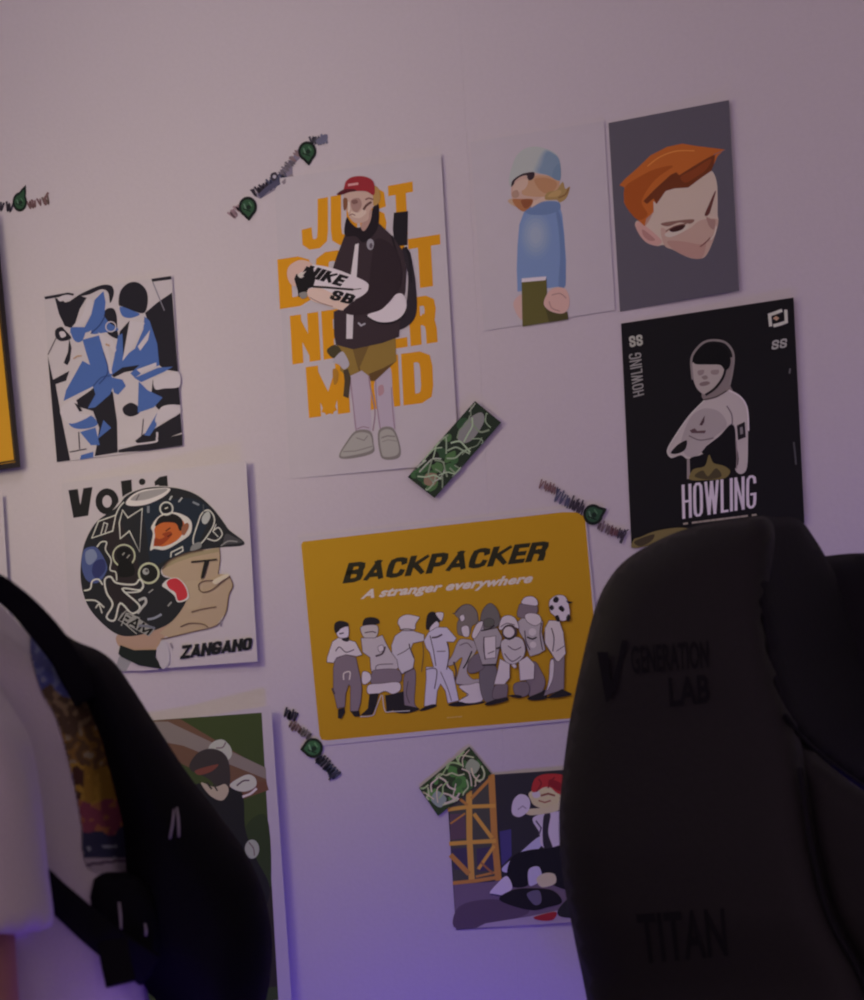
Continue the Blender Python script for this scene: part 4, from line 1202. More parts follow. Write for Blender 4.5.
scrawl(S, (240, 530), (470, 400), 75, [DKT, (62, 58, 78)], T, 8, 8, 15)
scrawl(S, (440, 390), (570, 220), 55, [(98, 84, 92), (120, 92, 96)], T, 9, 5, 12)
S.stroke('lettering', (70, 62, 82), [(290, 545), (350, 490), (420, 450)], 36, T)
S.stroke('lettering', (118, 100, 106), [(455, 452), (490, 420), (520, 400)], 26, T)
S.poly('lettering', DKT, [(365, 390), (400, 375), (415, 405), (390, 440), (368, 425)], T, True)
S.circ('lettering', (150, 134, 146), (392, 408), 13, T)
scrawl(S, (650, 150), (775, 130), 60, [(66, 58, 66), (96, 88, 106)], T, 12, 3, 16)
S.poly('lettering', (92, 84, 102), [(690, 150), (740, 110), (772, 105), (770, 145), (720, 180)], T, True)
scrawl(S, (80, 690), (140, 630), 60, [(132, 100, 108)], T, 13, 3, 14)
emblem(S, (628, 225), 66, (640, 320), T, 72)
emblem(S, (200, 625), 66, (208, 715), T, 74)
S.done()
T = Z(530, 470, 7.855)
S = sticker_root('scribbled sticker with one green badge on the yellow wide poster, top right corner', [(540, 480), (630, 480), (630, 545), (540, 545)], WH, base=0.0032)
scrawl(S, (80, 105), (240, 175), 75, [RDT, RDT, DKT], T, 21, 5, 11)
scrawl(S, (205, 200), (430, 310), 105, [BLT, DKT], T, 22, 6, 14)
scrawl(S, (535, 430), (760, 520), 80, [(98, 76, 82), (96, 62, 66), DKT], T, 23, 7, 12)
S.stroke('lettering', DKT, [(730, 525), (712, 570)], 22, T)
S.stroke('lettering', DKT, [(720, 500), (772, 468)], 10, T)
emblem(S, (495, 350), 78, (603, 308), T, 82)
S.done()
T = Z(270, 700, 10.8)
WH = (135, 112, 135)
S = sticker_root('scribbled sticker with one green badge at the yellow wide poster, bottom left corner', [(284, 710), (340, 710), (340, 780), (284, 780)], WH, base=0.002)
scrawl(S, (160, 140), (300, 190), 120, [(42, 34, 48)], T, 31, 4, 20)
scrawl(S, (215, 255), (440, 400), 100, [(92, 66, 72), (86, 70, 78)], T, 32, 7, 18)
scrawl(S, (520, 610), (720, 820), 120, [(44, 38, 50), (50, 46, 66)], T, 33, 7, 20)
S.stroke('lettering', (44, 36, 50), [(640, 860), (690, 800), (760, 782)], 24, T)
emblem(S, (465, 518), 108, (325, 535), T)
S.done()

def camo_sticker(label, c, white, seed, ix, extra, base=0.0008):
    S = Sheet('art_sticker', label, 'sticker', c, white, base=base, paper=ink((34, 40, 32), white), thick=0.0003)
    rnd = random.Random(seed)
    def uv(u, v):
        tl, tr, br, bl = c
        return ((tl[0] * (1 - u) + tr[0] * u) * (1 - v) + (bl[0] * (1 - u) + br[0] * u) * v,
                (tl[1] * (1 - u) + tr[1] * u) * (1 - v) + (bl[1] * (1 - u) + br[1] * u) * v)
    def cl(x):
        return max(0.02, min(0.98, x))
    for k in range(20):
        u, v = rnd.uniform(0.06, 0.94), rnd.uniform(0.1, 0.9)
        ru, rv = rnd.uniform(0.04, 0.09), rnd.uniform(0.1, 0.2)
        S.poly('graffiti_print', rnd.choice(((54, 78, 50), (66, 88, 56), (44, 62, 44), (30, 30, 28))),
               [uv(cl(u + ru * math.cos(a)), cl(v + rv * math.sin(a) * rnd.uniform(0.7, 1.2))) for a in [i * math.pi / 4 for i in range(8)]], PX, True)
    for col, pts in extra:
        S.poly('graffiti_print', col, [uv(*p) for p in pts], PX, True)
    for k in range(26):
        u, v = rnd.uniform(0.05, 0.9), rnd.uniform(0.05, 0.9)
        pts = [uv(cl(u), cl(v))]
        a = rnd.uniform(0, 6.28)
        for j in range(3):
            a += rnd.uniform(-1.0, 1.0)
            u += math.cos(a) * 0.09 * ix; v += math.sin(a) * 0.22
            pts.append(uv(cl(u), cl(v)))
        S.stroke('graffiti_print', rnd.choice(((138, 144, 124), (124, 130, 112), (142, 136, 130), (108, 112, 96))), pts, rnd.uniform(1.0, 1.9), PX, True)
    S.done()
camo_sticker('green and black graffiti strip sticker between the tall and the wide poster', [(407.6, 477), (475, 401), (501.2, 422.5), (434.4, 498)], (155, 137, 146), 41, 1.0,
             [((112, 104, 106), [(0.62, 0.3), (0.8, 0.2), (0.95, 0.35), (0.9, 0.6), (0.7, 0.7), (0.6, 0.55)]), ((118, 92, 80), [(0.05, 0.5), (0.14, 0.35), (0.2, 0.6), (0.1, 0.75)])], base=0.0068)
camo_sticker('dark green graffiti sticker on the top left corner of the scaffold poster', [(419, 788), (469.4, 746.5), (491.4, 773.6), (438, 816)], (120, 100, 138), 47, 1.0,
             [((98, 96, 112), [(0.05, 0.5), (0.2, 0.4), (0.25, 0.75), (0.1, 0.85)]), ((104, 98, 104), [(0.75, 0.4), (0.9, 0.3), (0.95, 0.6), (0.8, 0.7)])], base=0.0035)
# ================================================================== room
def wall_mat():
    mt = bpy.data.materials.new('wall_paint')
    mt.use_nodes = True
    nt = mt.node_tree
    b = nt.nodes['Principled BSDF']
    b.inputs['Roughness'].default_value = 0.75
    b.inputs['Specular IOR Level'].default_value = 0.2
    tc = nt.nodes.new('ShaderNodeTexCoord')
    n1 = nt.nodes.new('ShaderNodeTexNoise'); n1.inputs['Scale'].default_value = 160; n1.inputs['Detail'].default_value = 6
    n2 = nt.nodes.new('ShaderNodeTexNoise'); n2.inputs['Scale'].default_value = 3.5
    nt.links.new(tc.outputs['Object'], n1.inputs['Vector']); nt.links.new(tc.outputs['Object'], n2.inputs['Vector'])
    cr = nt.nodes.new('ShaderNodeMixRGB')
    cr.inputs[1].default_value = (0.69, 0.68, 0.68, 1); cr.inputs[2].default_value = (0.74, 0.73, 0.725, 1)
    nt.links.new(n1.outputs['Fac'], cr.inputs[0])
    nt.links.new(cr.outputs[0], b.inputs['Base Color'])
    bp = nt.nodes.new('ShaderNodeBump'); bp.inputs['Strength'].default_value = 0.25; bp.inputs['Distance'].default_value = 0.0012
    nt.links.new(n1.outputs['Fac'], bp.inputs['Height'])
    nt.links.new(bp.outputs[0], b.inputs['Normal'])
    return mt
WALLM = wall_mat()
XL, XR, YB, ZT = -2.2, 1.9, -1.9, 2.5
seam_x = (on_wall(460, 60).x + on_wall(489, 470).x) / 2
def struct(name, bm, m):
    o = from_bm(name, bm, m)
    o['kind'] = 'structure'
    return o
bm = bmesh.new()   # back wall with the fine joint between its two boards
g, gd = 0.0008, 0.0004
prof = [(XL, WALL_Y), (seam_x - g, WALL_Y), (seam_x, WALL_Y + gd), (seam_x + g, WALL_Y), (XR, WALL_Y), (XR, WALL_Y + 0.12), (XL, WALL_Y + 0.12)]
lo = [bm.verts.new((x, y, -0.05)) for x, y in prof]
hi = [bm.verts.new((x, y, ZT)) for x, y in prof]
for i in range(len(prof)):
    j = (i + 1) % len(prof)
    bm.faces.new([lo[i], lo[j], hi[j], hi[i]])
bm.faces.new(lo[::-1]); bm.faces.new(hi)
struct('wall_back', bm, WALLM)
bm = bmesh.new(); box(bm, (XL - 0.12, YB, -0.05), (XL, WALL_Y + 0.12, ZT)); struct('wall_left', bm, WALLM)
bm = bmesh.new(); box(bm, (XR, YB, -0.05), (XR + 0.12, WALL_Y + 0.12, ZT)); struct('wall_right', bm, WALLM)
bm = bmesh.new(); box(bm, (XL, YB, -0.05), (XR, WALL_Y, 0.0)); struct('floor', bm, mat('floor_boards', (0.05, 0.04, 0.035), 0.5, 0.3, grain=0.3, scale=12))
bm = bmesh.new(); box(bm, (XL, YB, ZT), (XR, WALL_Y, ZT + 0.05)); struct('ceiling', bm, mat('ceiling_paint', (0.72, 0.7, 0.69), 0.8, 0.2))
bm = bmesh.new(); box(bm, (XL, WALL_Y - 0.012, 0.0), (XR, WALL_Y, 0.07)); struct('baseboard_back', bm, mat('skirting_paint', (0.65, 0.63, 0.62), 0.5, 0.3))

# ================================================================== light
def area(name, loc, target, size, power, col, size_y=None):
    l = bpy.data.lights.new(name, 'AREA')
    l.energy = power
    l.color = col
    l.size = size
    if size_y:
        l.shape = 'RECTANGLE'; l.size_y = size_y
    o = bpy.data.objects.new(name, l)
    COL.objects.link(o)
    o.location = loc
    d = Vector(target) - Vector(loc)
    o.rotation_euler = d.to_track_quat('-Z', 'Y').to_euler()
    return o
area('warm_lamp', (-1.15, WALL_Y - 0.7, 1.72), (-0.70, WALL_Y, 1.75), 0.26, 1.65, (1.0, 0.84, 0.55))
area('ceiling_light', (-0.8, WALL_Y - 0.9, 2.42), (-0.7, WALL_Y, 2.0), 0.4, 1.85, (1.0, 0.86, 0.90))
area('upper_wall_fill', (1.3, 1.4, 1.9), (0.6, WALL_Y, 2.3), 0.4, 1.9, (1.0, 0.84, 0.72))  # added fill with no fixture, brightens the upper right of the wall
area('violet_led_strip', (-0.05, WALL_Y - 0.5, 0.42), (-0.05, WALL_Y, 0.95), 0.8, 12.0, (0.07, 0.010, 1.0), 0.05)
area('violet_rim_fill', W(190, 1175, 1.19), W(46, 850, 1.14), 0.10, 0.22, (0.20, 0.06, 1.0))  # added unseen light by the person, puts the violet edge on the sleeve
w = bpy.data.worlds.new('world')
scene.world = w
w.use_nodes = True
w.node_tree.nodes['Background'].inputs['Color'].default_value = (0.66, 0.44, 0.59, 1)
w.node_tree.nodes['Background'].inputs['Strength'].default_value = 1.0
scene.view_settings.view_transform = 'Standard'
scene.view_settings.look = 'None'
scene.view_settings.exposure = 0.0
scene.view_settings.gamma = 1.0
scene.view_settings.use_curve_mapping = False
scene.cycles.use_denoising = True
# ================================================================== swivel chair in the right foreground
LEATHER = mat('black_leatherette', (0.0135, 0.013, 0.0125), 0.6, 0.22, grain=0.15, scale=180, bump=0.15)
LEATHER2 = mat('black_fabric', (0.008, 0.008, 0.011), 0.75, 0.14, grain=0.2, scale=200, bump=0.2)
THREAD = mat('dark_embroidery', (0.007, 0.007, 0.009), 0.7, 0.12)
METAL = mat('black_metal', (0.02, 0.02, 0.022), 0.35, 0.5)
PLASTIC = mat('black_plastic', (0.018, 0.018, 0.02), 0.5, 0.4)
chair_base = CAM + FW * 1.66 + R0 * 0.36
chair = thing('gaming_chair', 'tall black gaming chair standing with its back towards us in the right foreground', 'chair', (chair_base.x, chair_base.y, 0.0))
def lerp(x, pts):
    if x <= pts[0][0]:
        return pts[0][1]
    for (a, b), (c, d) in zip(pts, pts[1:]):
        if x <= c:
            return b + (d - b) * (x - a) / (c - a)
    return pts[-1][1]
def ridge(y):
    return lerp(y, [(517, 748), (600, 760), (665, 770), (720, 787), (780, 799), (850, 810), (920, 830), (985, 866), (1100, 905), (1400, 960)])
def d_main(x, y):
    """distance of the back panel: turned towards the left, the far edge on the left, sloping back towards the top"""
    r = ridge(y)
    lean = (1000 - y) * 0.00012
    k = (r - x) / 220.0
    return 1.36 + lean + 0.085 * k + 0.03 * max(0.0, k) ** 2
main_out = [(587, 1000), (575, 942), (562, 870), (559, 820), (562, 780), (569, 725), (580, 670), (594, 612), (607, 582), (628, 558), (665, 537), (700, 525), (740, 518), (768, 518), (775, 540), (768, 600), (778, 665), (796, 720), (808, 780), (820, 850), (840, 920), (874, 985), (915, 1100), (950, 1250), (930, 1400), (800, 1430), (680, 1400), (625, 1200)]
from_bm('back_shell', inflate(main_out, d_main, 0.026, 0.03, 46, 9.0), LEATHER, chair, True)
# flared shoulder wing on the right
def d_wing(x, y):
    lean = (1000 - y) * 0.00012
    k = (x - ridge(y)) / 200.0
    return 1.355 + lean + 0.34 * max(0.0, k) - 0.008
wing_out = [(752, 521), (780, 517), (800, 520), (815, 539), (827, 559), (845, 590), (858, 622), (885, 660), (940, 720), (960, 780), (930, 815), (890, 806), (856, 782), (822, 757), (794, 728), (776, 690), (764, 630), (754, 570)]
from_bm('shoulder_wing', inflate(wing_out, d_wing, 0.012, 0.05, 16, 8.0), LEATHER2, chair, True)
# lower side bolster, turned a little to the left
def d_side(x, y):
    k = (x - ridge(y)) / 200.0
    return 1.385 + (1000 - y) * 0.00012 - 0.10 * k
side_out = [(780, 722), (800, 738), (826, 762), (860, 788), (900, 812), (950, 830), (1000, 900), (1040, 1050), (1050, 1250), (1010, 1400), (930, 1420), (930, 1250), (900, 1100), (856, 985), (822, 920), (802, 850), (790, 780)]
from_bm('side_bolster', inflate(side_out, d_side, 0.022, 0.05, 24, 9.0), LEATHER, chair, True)
# far headrest cushion showing past the wing
far_out = [(800, 562), (826, 556), (864, 553), (920, 556), (965, 580), (985, 640), (975, 720), (930, 760), (860, 720), (820, 640)]
from_bm('headrest_cushion', inflate(far_out, lambda x, y: 1.56, 0.03, 0.05, 30, 9.0), LEATHER2, chair, True)
# piping along the seams
def on_shell(x, y, lift):
    return W(x, y, d_main(x, y) - lift)
bm = bmesh.new()
tube(bm, [W(x, y, d_wing(x, y) - 0.006) for x, y in catmull([(786, 716), (800, 736), (824, 758), (858, 783), (892, 806), (928, 814)], False, 4)], [0.0028] * 21, 8)
from_bm('wing_piping', bm, LEATHER2, chair, True)
bm = bmesh.new()
pp = catmull([(800, 770), (812, 850), (831, 920), (866, 985), (900, 1090)], False, 4)
tube(bm, [W(x, y, min(d_main(x, y), d_side(x, y)) - 0.020) for x, y in pp], [0.003] * len(pp), 8)
from_bm('side_piping', bm, LEATHER2, chair, True)
# embroidered marks on the back: a big V with two short lines beside it, and a word low down
def marks(name, polys, texts, label=None):
    V, Fc = [], []
    shell = bpy.data.objects
    for q in polys:
        o = len(V)
        V += q
        Fc += [tuple(o + i for i in t) for t in tessellate_polygon([[Vector((x, y, 0)) for x, y in q]])]
    for body, quad, bold in texts:
        vs, fs = text_mesh(body, bold, 0.0)
        tl, tr, br, bl = quad
        o = len(V)
        for u, v in vs:
            V.append(((bl[0] * (1 - u) + br[0] * u) * (1 - v) + (tl[0] * (1 - u) + tr[0] * u) * v,
                      (bl[1] * (1 - u) + br[1] * u) * (1 - v) + (tl[1] * (1 - u) + tr[1] * u) * v))
        Fc += [tuple(o + i for i in f) for f in fs]
    me = bpy.data.meshes.new(name)
    me.from_pydata([W(x, y, d_main(x, y) - 0.0275) for x, y in V], [], Fc)
    o = link(name, me, THREAD, chair)
    return o
marks('embroidered_logo', [[(597, 652), (608, 652), (610, 676), (613, 682), (622, 640), (628, 640), (616, 690), (606, 703)]],
      [('GENERATION', [(630, 646), (708, 640), (709, 668), (632, 674)], 0.02), ('LAB', [(668, 678), (709, 674), (710, 702), (670, 707)], 0.03)])
marks('embroidered_word', [], [('TITAN', [(636, 914), (724, 908), (728, 956), (642, 964)], 0.02)])
# seat, column and star base below the picture
C0 = Vector((chair_base.x, chair_base.y, 0))
sd = (FW * 0.86 + R0 * 0.5).normalized()
sl = Vector((sd.y, -sd.x, 0))
bm = bmesh.new()
rings = []
for t, wv, hv in ((-0.27, 0.17, 0.03), (-0.25, 0.235, 0.05), (-0.1, 0.25, 0.055), (0.1, 0.25, 0.055), (0.22, 0.245, 0.055), (0.29, 0.2, 0.04), (0.31, 0.12, 0.015)):
    c = C0 + sd * t + Vector((0, 0, 0.50))
    rings.append([c + sl * (wv * math.copysign(abs(math.cos(a)) ** 0.5, math.cos(a))) + UP * (hv * math.copysign(abs(math.sin(a)) ** 0.6, math.sin(a))) for a in [2 * math.pi * k / 24 for k in range(24)]])
loft(bm, rings)
from_bm('seat', bm, LEATHER, chair, True)
bm = bmesh.new(); tube(bm, [C0 + UP * 0.10, C0 + UP * 0.28, C0 + UP * 0.28, C0 + UP * 0.46], [0.028, 0.028, 0.02, 0.02], 16)
from_bm('gas_lift', bm, METAL, chair, True)
bm = bmesh.new()
p_low = W(800, 1400, d_main(800, 1400) + 0.02)
tube(bm, [C0 + UP * 0.45 - sd * 0.05, Vector((p_low.x, p_low.y, 0.46)), p_low + UP * 0.05], [0.025, 0.025, 0.02], 12)
from_bm('back_bracket', bm, METAL, chair, True)
for k in range(5):
    a = 2 * math.pi * k / 5 + 0.3
    dv = Vector((math.cos(a), math.sin(a), 0))
    bm = bmesh.new(); tube(bm, [C0 + UP * 0.12, C0 + dv * 0.16 + UP * 0.105, C0 + dv * 0.31 + UP * 0.075], [0.028, 0.024, 0.016], 12)
    leg = from_bm('base_leg', bm, METAL, chair, True)
    bm = bmesh.new()
    ax = Vector((-dv.y, dv.x, 0))
    for s_ in (-1, 1):
        c = C0 + dv * 0.31 + UP * 0.03
        tube(bm, [c + ax * (s_ * 0.006), c + ax * (s_ * 0.024)], [0.03, 0.03], 18, ends=False)
    tube(bm, [C0 + dv * 0.31 + UP * 0.03 - ax * 0.024, C0 + dv * 0.31 + UP * 0.03 + ax * 0.024], [0.008, 0.008], 8, ends=False)
    c_ = from_bm('caster', bm, PLASTIC)
    c_.parent = leg
    c_.matrix_parent_inverse = (Matrix.Translation(chair.location)).inverted() @ Matrix.Translation(chair.location)
for s_ in (-1, 1):
    b0 = C0 + sl * (0.25 * s_) + UP * 0.47
    bm = bmesh.new(); tube(bm, [b0, b0 + sl * (0.06 * s_), b0 + sl * (0.06 * s_) + UP * 0.2], [0.016, 0.02, 0.018], 12)
    arm = from_bm('armrest_post', bm, METAL, chair, True)
    bm = bmesh.new(); tube(bm, [b0 + sl * (0.06 * s_) + UP * 0.21 - sd * 0.12, b0 + sl * (0.06 * s_) + UP * 0.21 + sd * 0.13], [0.03, 0.03], 14)
    from_bm('armrest_pad', bm, PLASTIC, chair, True)
# ================================================================== person at the left edge
SKINM = mat('skin', (0.40, 0.20, 0.115), 0.55, 0.3, grain=0.08, scale=70)
CLOTH = mat('white_cotton', (0.55, 0.53, 0.52), 0.85, 0.15, grain=0.06, scale=320, bump=0.35, sheen=0.2)
BDIR = (R0 * 0.95 + FW * 0.30).normalized()     # the way the person's back points
LDIR = (R0 * 0.30 - FW * 0.95).normalized()     # the person's left, towards us
hip = W(18, 1150, 1.33)
pr = thing('person', 'person in a white t-shirt facing left at the left edge, wearing a black backpack', 'person', (hip.x, hip.y, 0.0))
# ---- body: one continuous skin
bm = bmesh.new()
chest = W(-70, 690, 1.32)
neck0 = W(-100, 600, 1.32)
head = W(-200, 465, 1.32)
tube(bm, [hip, W(5, 960, 1.33), chest], [0.12, 0.10, 0.08], 20)
tube(bm, [neck0, W(-150, 540, 1.32), head], [0.058, 0.052, 0.055], 16)
hx, hy, hz = -BDIR, LDIR, UP
ellipsoid(bm, head + UP * 0.03, 0.098, 0.078, 0.118, (hx, hy, hz))
ellipsoid(bm, head - BDIR * 0.035 - UP * 0.045, 0.062, 0.055, 0.06, (hx, hy, hz))
tube(bm, [head - BDIR * 0.095 + UP * 0.03, head - BDIR * 0.112 - UP * 0.005], [0.010, 0.014], 10)
tube(bm, [head - BDIR * 0.092 - UP * 0.038 - LDIR * 0.018, head - BDIR * 0.092 - UP * 0.038 + LDIR * 0.018], [0.007, 0.007], 8)
for s_ in (-1, 1):
    ellipsoid(bm, head + LDIR * (0.077 * s_) + UP * 0.015 + BDIR * 0.01, 0.02, 0.01, 0.03, (hx, hy, hz), 12, 8)
    ellipsoid(bm, head - BDIR * 0.088 + LDIR * (0.032 * s_) + UP * 0.032, 0.010, 0.014, 0.010, (hx, hy, hz), 12, 8)
def finger_set(wrist, fdir, side, back):
    """palm, four fingers of different lengths and a thumb from the side of the palm"""
    for j, (off, L) in enumerate(((-0.027, 0.062), (-0.009, 0.072), (0.009, 0.067), (0.027, 0.052))):
        b = wrist + fdir * 0.085 + back * off
        k1 = b + fdir * (L * 0.45) + side * 0.006
        k2 = k1 + fdir * (L * 0.3) + side * 0.016
        tube(bm, [wrist + fdir * 0.03 + back * off * 0.6, b, k1, k2, k2 + fdir * (L * 0.15) + side * 0.016], [0.012, 0.0098, 0.009, 0.008, 0.007], 10)
    tube(bm, [wrist + fdir * 0.02 - back * 0.02, wrist + fdir * 0.055 - back * 0.045 + side * 0.01, wrist + fdir * 0.09 - back * 0.05 + side * 0.02], [0.013, 0.011, 0.008], 10)
    tube(bm, [wrist, wrist + fdir * 0.05, wrist + fdir * 0.085], [0.022, 0.03, 0.028], 12)
for s_ in (1, -1):
    if s_ == 1:
        sh, el = W(-72, 690, 1.18), W(-32, 1035, 1.12)
    else:
        sh = chest - LDIR * 0.19 + UP * 0.0
        el = sh - UP * 0.27 + BDIR * 0.05 - LDIR * 0.03
    wr = el - UP * 0.19 - BDIR * 0.13
    tube(bm, [chest + LDIR * (0.08 * s_), sh, sh * 0.5 + el * 0.5, el, el * 0.45 + wr * 0.55, wr], [0.06, 0.046, 0.047, 0.040, 0.036, 0.026], 16)
    fd = (wr - el).normalized()
    finger_set(wr, fd, -LDIR * s_, BDIR)
    hipj = hip + LDIR * (0.085 * s_) - UP * 0.02
    knee = Vector((hipj.x, hipj.y, 0.44)) - BDIR * 0.02
    ank = Vector((hipj.x, hipj.y, 0.085)) + BDIR * 0.01
    tube(bm, [hipj, knee, ank], [0.085, 0.055, 0.04], 16)
remeshed('body', bm, SKINM, pr, 0.0055, 3)
# ---- hair, eyes
bm = bmesh.new()
ellipsoid(bm, head + UP * 0.045 + BDIR * 0.012, 0.103, 0.086, 0.118, (hx, hy, hz), 28, 18)
dele = [v for v in bm.verts if (v.co - head).dot(UP) < 0.075 and (v.co - head).dot(-BDIR) > -0.005 or (v.co - head).dot(UP) < -0.03]
bmesh.ops.delete(bm, geom=dele, context='VERTS')
o = from_bm('hair', bm, mat('dark_hair', (0.02, 0.015, 0.012), 0.5, 0.3, grain=0.3, scale=150), pr, True)
sm = o.modifiers.new('thickness', 'SOLIDIFY'); sm.thickness = 0.01
for s_ in (-1, 1):
    bm = bmesh.new()
    ellipsoid(bm, head - BDIR * 0.093 + LDIR * (0.032 * s_) + UP * 0.032, 0.006, 0.009, 0.006, (hx, hy, hz), 12, 8)
    from_bm('eye', bm, mat('eye_dark', (0.03, 0.02, 0.015), 0.2, 0.5), pr, True)
# ---- t-shirt
def ring_at(c, a, b, n=40, u=BDIR, v=LDIR, power=1.0):
    return [c + u * (a * math.cos(2 * math.pi * k / n)) + v * (b * math.sin(2 * math.pi * k / n)) for k in range(n)]
def folds(co, nn):
    q = co - hip
    a, b, z = q.dot(BDIR), q.dot(LDIR), q.z
    w_ = noise.noise(Vector((a * 9, b * 9, z * 2.6))) * 0.020
    w_ += noise.noise(Vector((a * 22 + z * 7, b * 22, z * 4 + 3))) * 0.009
    return w_
bm = bmesh.new()
rr = [((-108, 592, 1.32), .050, .070), ((-92, 609, 1.32), .084, .135), ((-68, 640, 1.32), .086, .165), ((-52, 690, 1.32), .118, .165), ((-36, 750, 1.325), .136, .155),
      ((-20, 830, 1.33), .140, .15), ((-6, 920, 1.33), .138, .15), ((2, 1000, 1.33), .140, .155), ((12, 1090, 1.33), .145, .165), ((18, 1150, 1.33), .148, .17)]
loft(bm, [ring_at(W(*c), a, b) for c, a, b in rr])
sl_rings = [((-80, 655, 1.235), .052), ((-74, 690, 1.165), .066), ((-66, 740, 1.14), .073), ((-62, 820, 1.125), .076), ((-60, 880, 1.12), .079), ((-58, 931, 1.115), .083)]
def sleeve(f):
    pts = [f(c) for c, r in sl_rings]
    rings = []
    for i, (p, (c, r)) in enumerate(zip(pts, sl_rings)):
        rings.append([p + BDIR * (r * math.cos(2 * math.pi * k / 32)) + LDIR * (r * 0.9 * math.sin(2 * math.pi * k / 32)) for k in range(32)])
    return rings
rg = sleeve(lambda c: W(*c))
# hollow cuff: turn the hem inwards
def cuff(rg):
    p = [sum((v for v in rg[-1]), Vector()) / 32, sum((v for v in rg[-2]), Vector()) / 32]
    inner = [p[0] + (v - p[0]) * 0.86 for v in rg[-1]]
    deep = [p[1] + (v - p[1]) * 0.84 for v in rg[-2]]
    return rg + [inner, deep]
loft(bm, cuff(rg))
mid_pl = W(-60, 700, 1.32)
def mirror(v):
    return v - LDIR * (2 * (v - mid_pl).dot(LDIR))
loft(bm, cuff([[mirror(v) for v in r] for r in rg]))
shirt = remeshed('t_shirt', bm, CLOTH, pr, 0.007, 5, folds)
# ---- print on the back of the shirt: patches lying on the cloth
bpy.context.view_layer.update()
from mathutils.bvhtree import BVHTree
bvh = BVHTree.FromPolygons([v.co.copy() for v in shirt.data.vertices], [tuple(p.vertices) for p in shirt.data.polygons])
SW = (150, 135, 145)
def print_colour(x, y):
    n1 = noise.noise(Vector((x * 0.05, y * 0.05, 1.0)))
    n2 = noise.noise(Vector((x * 0.12, y * 0.12, 7.0)))
    yy = y + n1 * 14
    if yy < 692:
        return (60, 60, 110) if n2 < 0.1 else ((92, 92, 128) if n2 < 0.4 else (120, 112, 124))
    if yy < 728:
        return (70, 50, 38) if n2 < 0.15 else (112, 88, 66)
    if yy < 765:
        return (84, 60, 40) if n2 < 0 else ((120, 84, 40) if n2 < .35 else (132, 116, 96))
    if yy < 800:
        return (128, 92, 34) if n2 < 0.25 and x > 82 else ((64, 36, 30) if n2 < .2 else (150, 112, 44))
    if yy < 826:
        return (112, 50, 66) if n2 < 0.2 else (140, 84, 56)
    if y < 858:
        return (40, 38, 62) if n2 < 0.45 else (120, 116, 130)
    if 861 < y + (x - 100) * 0.12 < 864:
        return (70, 50, 72)
    return (140, 122, 136)
out_p = catmull([(32, 634), (52, 636), (90, 650), (150, 700), (176, 800), (170, 870), (120, 874), (86, 866), (80, 820), (70, 770), (56, 720), (40, 690), (30, 655)], True, 5)
mats_p, idx = [], {}
V, Fc, Mi = [], [], []
vid = {}
st = 1.4
def hitp(x, y):
    k = (x, y)
    if k not in vid:
        r = ray(x, y).normalized()
        h = bvh.ray_cast(CAM, r)
        if h[0] is None:
            vid[k] = None
        else:
            nn = h[1] if h[1].dot(r) < 0 else -h[1]
            vid[k] = len(V)
            V.append(h[0] + nn * 0.0012)
    return vid[k]
for i in range(110):
    for j in range(180):
        x, y = 28 + i * st, 630 + j * st
        if not inside((x + st / 2, y + st / 2), out_p):
            continue
        q = [hitp(x, y), hitp(x, y + st), hitp(x + st, y + st), hitp(x + st, y)]
        if None in q:
            continue
        ds = [(V[a] - V[b]).length for a in q for b in q]
        if max(ds) > 0.02:
            continue
        c = print_colour(x, y)
        if c not in idx:
            idx[c] = len(mats_p)
            mats_p.append(ink(tuple(v * 0.8 for v in c), SW))
        Fc.append(q); Mi.append(idx[c])
me = bpy.data.meshes.new('back_print')
me.from_pydata(V, [], Fc)
for p, mi in zip(me.polygons, Mi):
    p.material_index = mi
o = link('back_print', me, mats_p, pr, True)
o['label'] = 'colourful picture printed on the back of the shirt'
# ---- trousers and shoes (below the picture)
TR = mat('dark_denim', (0.03, 0.035, 0.06), 0.8, 0.2, grain=0.2, scale=200)
bm = bmesh.new()
tube(bm, [hip + UP * 0.0, hip - UP * 0.08], [0.135, 0.14], 20)
for s_ in (1, -1):
    hipj = hip + LDIR * (0.085 * s_) - UP * 0.02
    tube(bm, [hipj, Vector((hipj.x, hipj.y, 0.44)) - BDIR * 0.02, Vector((hipj.x, hipj.y, 0.10)) + BDIR * 0.01], [0.105, 0.085, 0.075], 18)
remeshed('trousers', bm, TR, pr, 0.008, 4)
for s_ in (1, -1):
    hipj = hip + LDIR * (0.085 * s_)
    f0 = Vector((hipj.x, hipj.y, 0))
    bm = bmesh.new()
    tube(bm, [f0 + BDIR * 0.045 + UP * 0.045, f0 - BDIR * 0.07 + UP * 0.045, f0 - BDIR * 0.16 + UP * 0.035], [0.042, 0.045, 0.032], 16)
    tube(bm, [f0 + BDIR * 0.01 + UP * 0.05, f0 + BDIR * 0.01 + UP * 0.09], [0.045, 0.042], 16)
    for v in bm.verts:
        v.co.z = max(v.co.z, 0.001)
    remeshed('shoe', bm, mat('white_shoe', (0.5, 0.5, 0.5), 0.6, 0.3), pr, 0.006, 2)

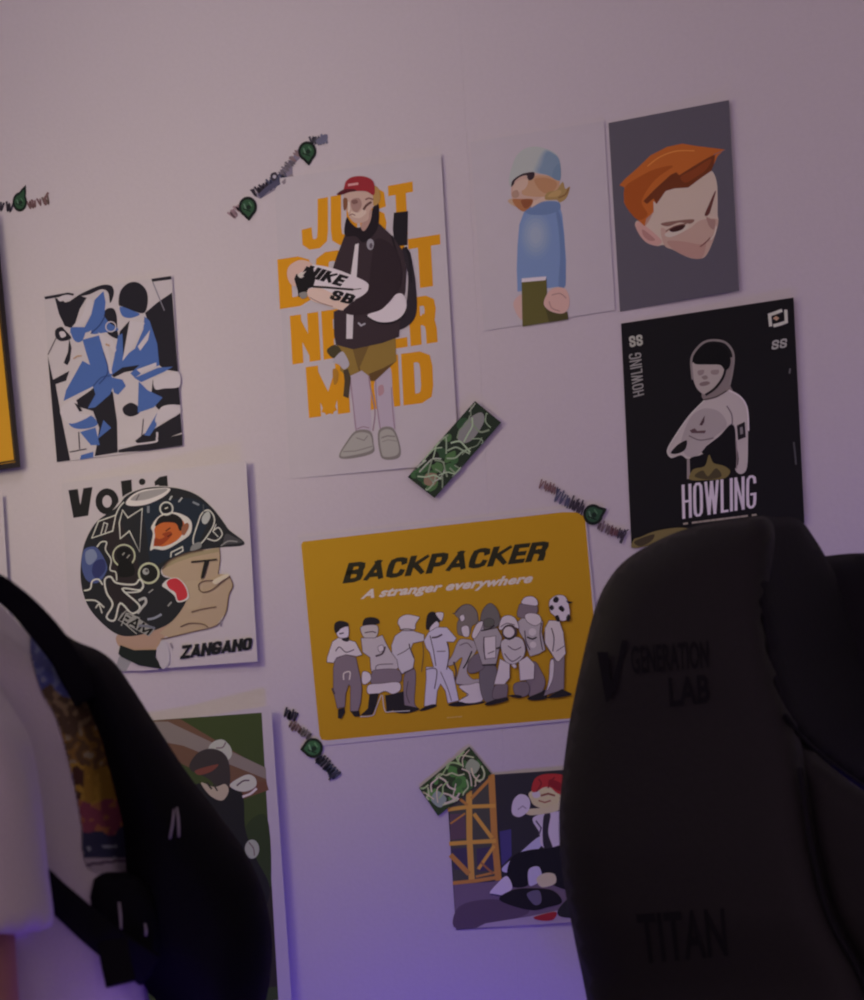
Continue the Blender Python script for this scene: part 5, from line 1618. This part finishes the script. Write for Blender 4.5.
# ================================================================== backpack worn by the person
NYL = mat('black_nylon', (0.006, 0.006, 0.008), 0.9, 0.06, grain=0.25, scale=260, bump=0.2)
NYL2 = mat('black_webbing', (0.007, 0.007, 0.009), 0.9, 0.06, grain=0.2, scale=400, bump=0.2)
bag_c = W(190, 985, 1.36)
bag = thing('backpack', 'black backpack on the back of the person in the white t-shirt', 'backpack', (bag_c.x, bag_c.y, bag_c.z))
body_out = [(42, 622), (56, 628), (76, 641), (98, 650), (114, 662), (130, 684), (158, 728), (188, 774), (220, 816), (244, 850), (260, 882), (269, 915), (272, 942), (271, 968), (267, 996), (256, 1030), (236, 1056), (206, 1058), (176, 1024), (156, 1000), (140, 985), (125, 965), (116, 920), (112, 875), (112, 832), (102, 790), (90, 745), (78, 708), (64, 674), (50, 646)]
def d_bag(x, y):
    return 1.375 + (x - 150) * 0.0003
from_bm('bag_body', inflate(body_out, d_bag, 0.125, 0.12, 62, 8.0), NYL, bag, True)
# side pocket against the shirt
pocket = [(88, 882), (96, 874), (116, 872), (132, 874), (150, 890), (160, 930), (152, 975), (132, 978), (108, 988), (100, 946), (84, 912)]
from_bm('side_pocket', inflate(pocket, lambda x, y: 1.235 + (x - 90) * 0.0004, 0.022, 0.07, 22, 7.0), NYL, bag, True)
# shoulder strap over the left shoulder
def strap(name, centre, widths, thick, n=6):
    pts = catmull(centre, False, n)
    ws = catmull([(w_,) for w_ in widths], False, n)
    P3 = [W(*p) for p in pts]
    rings = []
    for i, p in enumerate(P3):
        t = (P3[min(i + 1, len(P3) - 1)] - P3[max(i - 1, 0)]).normalized()
        view = (p - CAM).normalized()
        side = t.cross(view).normalized()
        nrm = side.cross(t).normalized()
        hw = ws[i][0] / 2
        rings.append([p + side * (hw * math.copysign(abs(math.cos(a)) ** 0.5, math.cos(a))) + nrm * (thick / 2 * math.copysign(abs(math.sin(a)) ** 0.5, math.sin(a))) for a in [2 * math.pi * k / 16 for k in range(16)]])
    bm = bmesh.new()
    loft(bm, rings)
    return from_bm(name, bm, NYL2, bag, True)
strap('shoulder_strap', [(86, 700, 1.27), (66, 660, 1.255), (42, 628, 1.24), (14, 599, 1.225), (-14, 583, 1.205), (-60, 596, 1.16), (-130, 660, 1.14), (-180, 760, 1.16), (-170, 860, 1.19)],
      [.026, .024, .024, .021, .020, .03, .045, .045, .03], 0.012)
strap('lower_strap', [(-150, 850, 1.19), (-60, 842, 1.165), (20, 868, 1.175), (58, 898, 1.185), (90, 926, 1.195), (122, 952, 1.21), (150, 970, 1.24)],
      [.022, .022, .024, .024, .026, .028, .03], 0.006)
strap('strap_end', [(112, 940, 1.195), (116, 962, 1.19), (121, 984, 1.185)], [.024, .024, .024], 0.005)
# zips
PULL = mat('grey_zip_pull', (0.30, 0.29, 0.29), 0.5, 0.4)
for (x0, y0, x1, y1, d, r) in ((170, 838, 174, 810, 1.236, .0008), (179, 836, 177, 808, 1.236, .0008), (119, 903, 121, 928, 1.200, .0008), (145, 924, 146, 935, 1.225, .0008)):
    bm = bmesh.new()
    tube(bm, [W(x0, y0, d), W((x0 + x1) / 2 + 0.6, (y0 + y1) / 2, d - 0.001), W(x1, y1, d)], [r, r * 1.3, r], 8)
    from_bm('zip_pull', bm, PULL, bag, True)
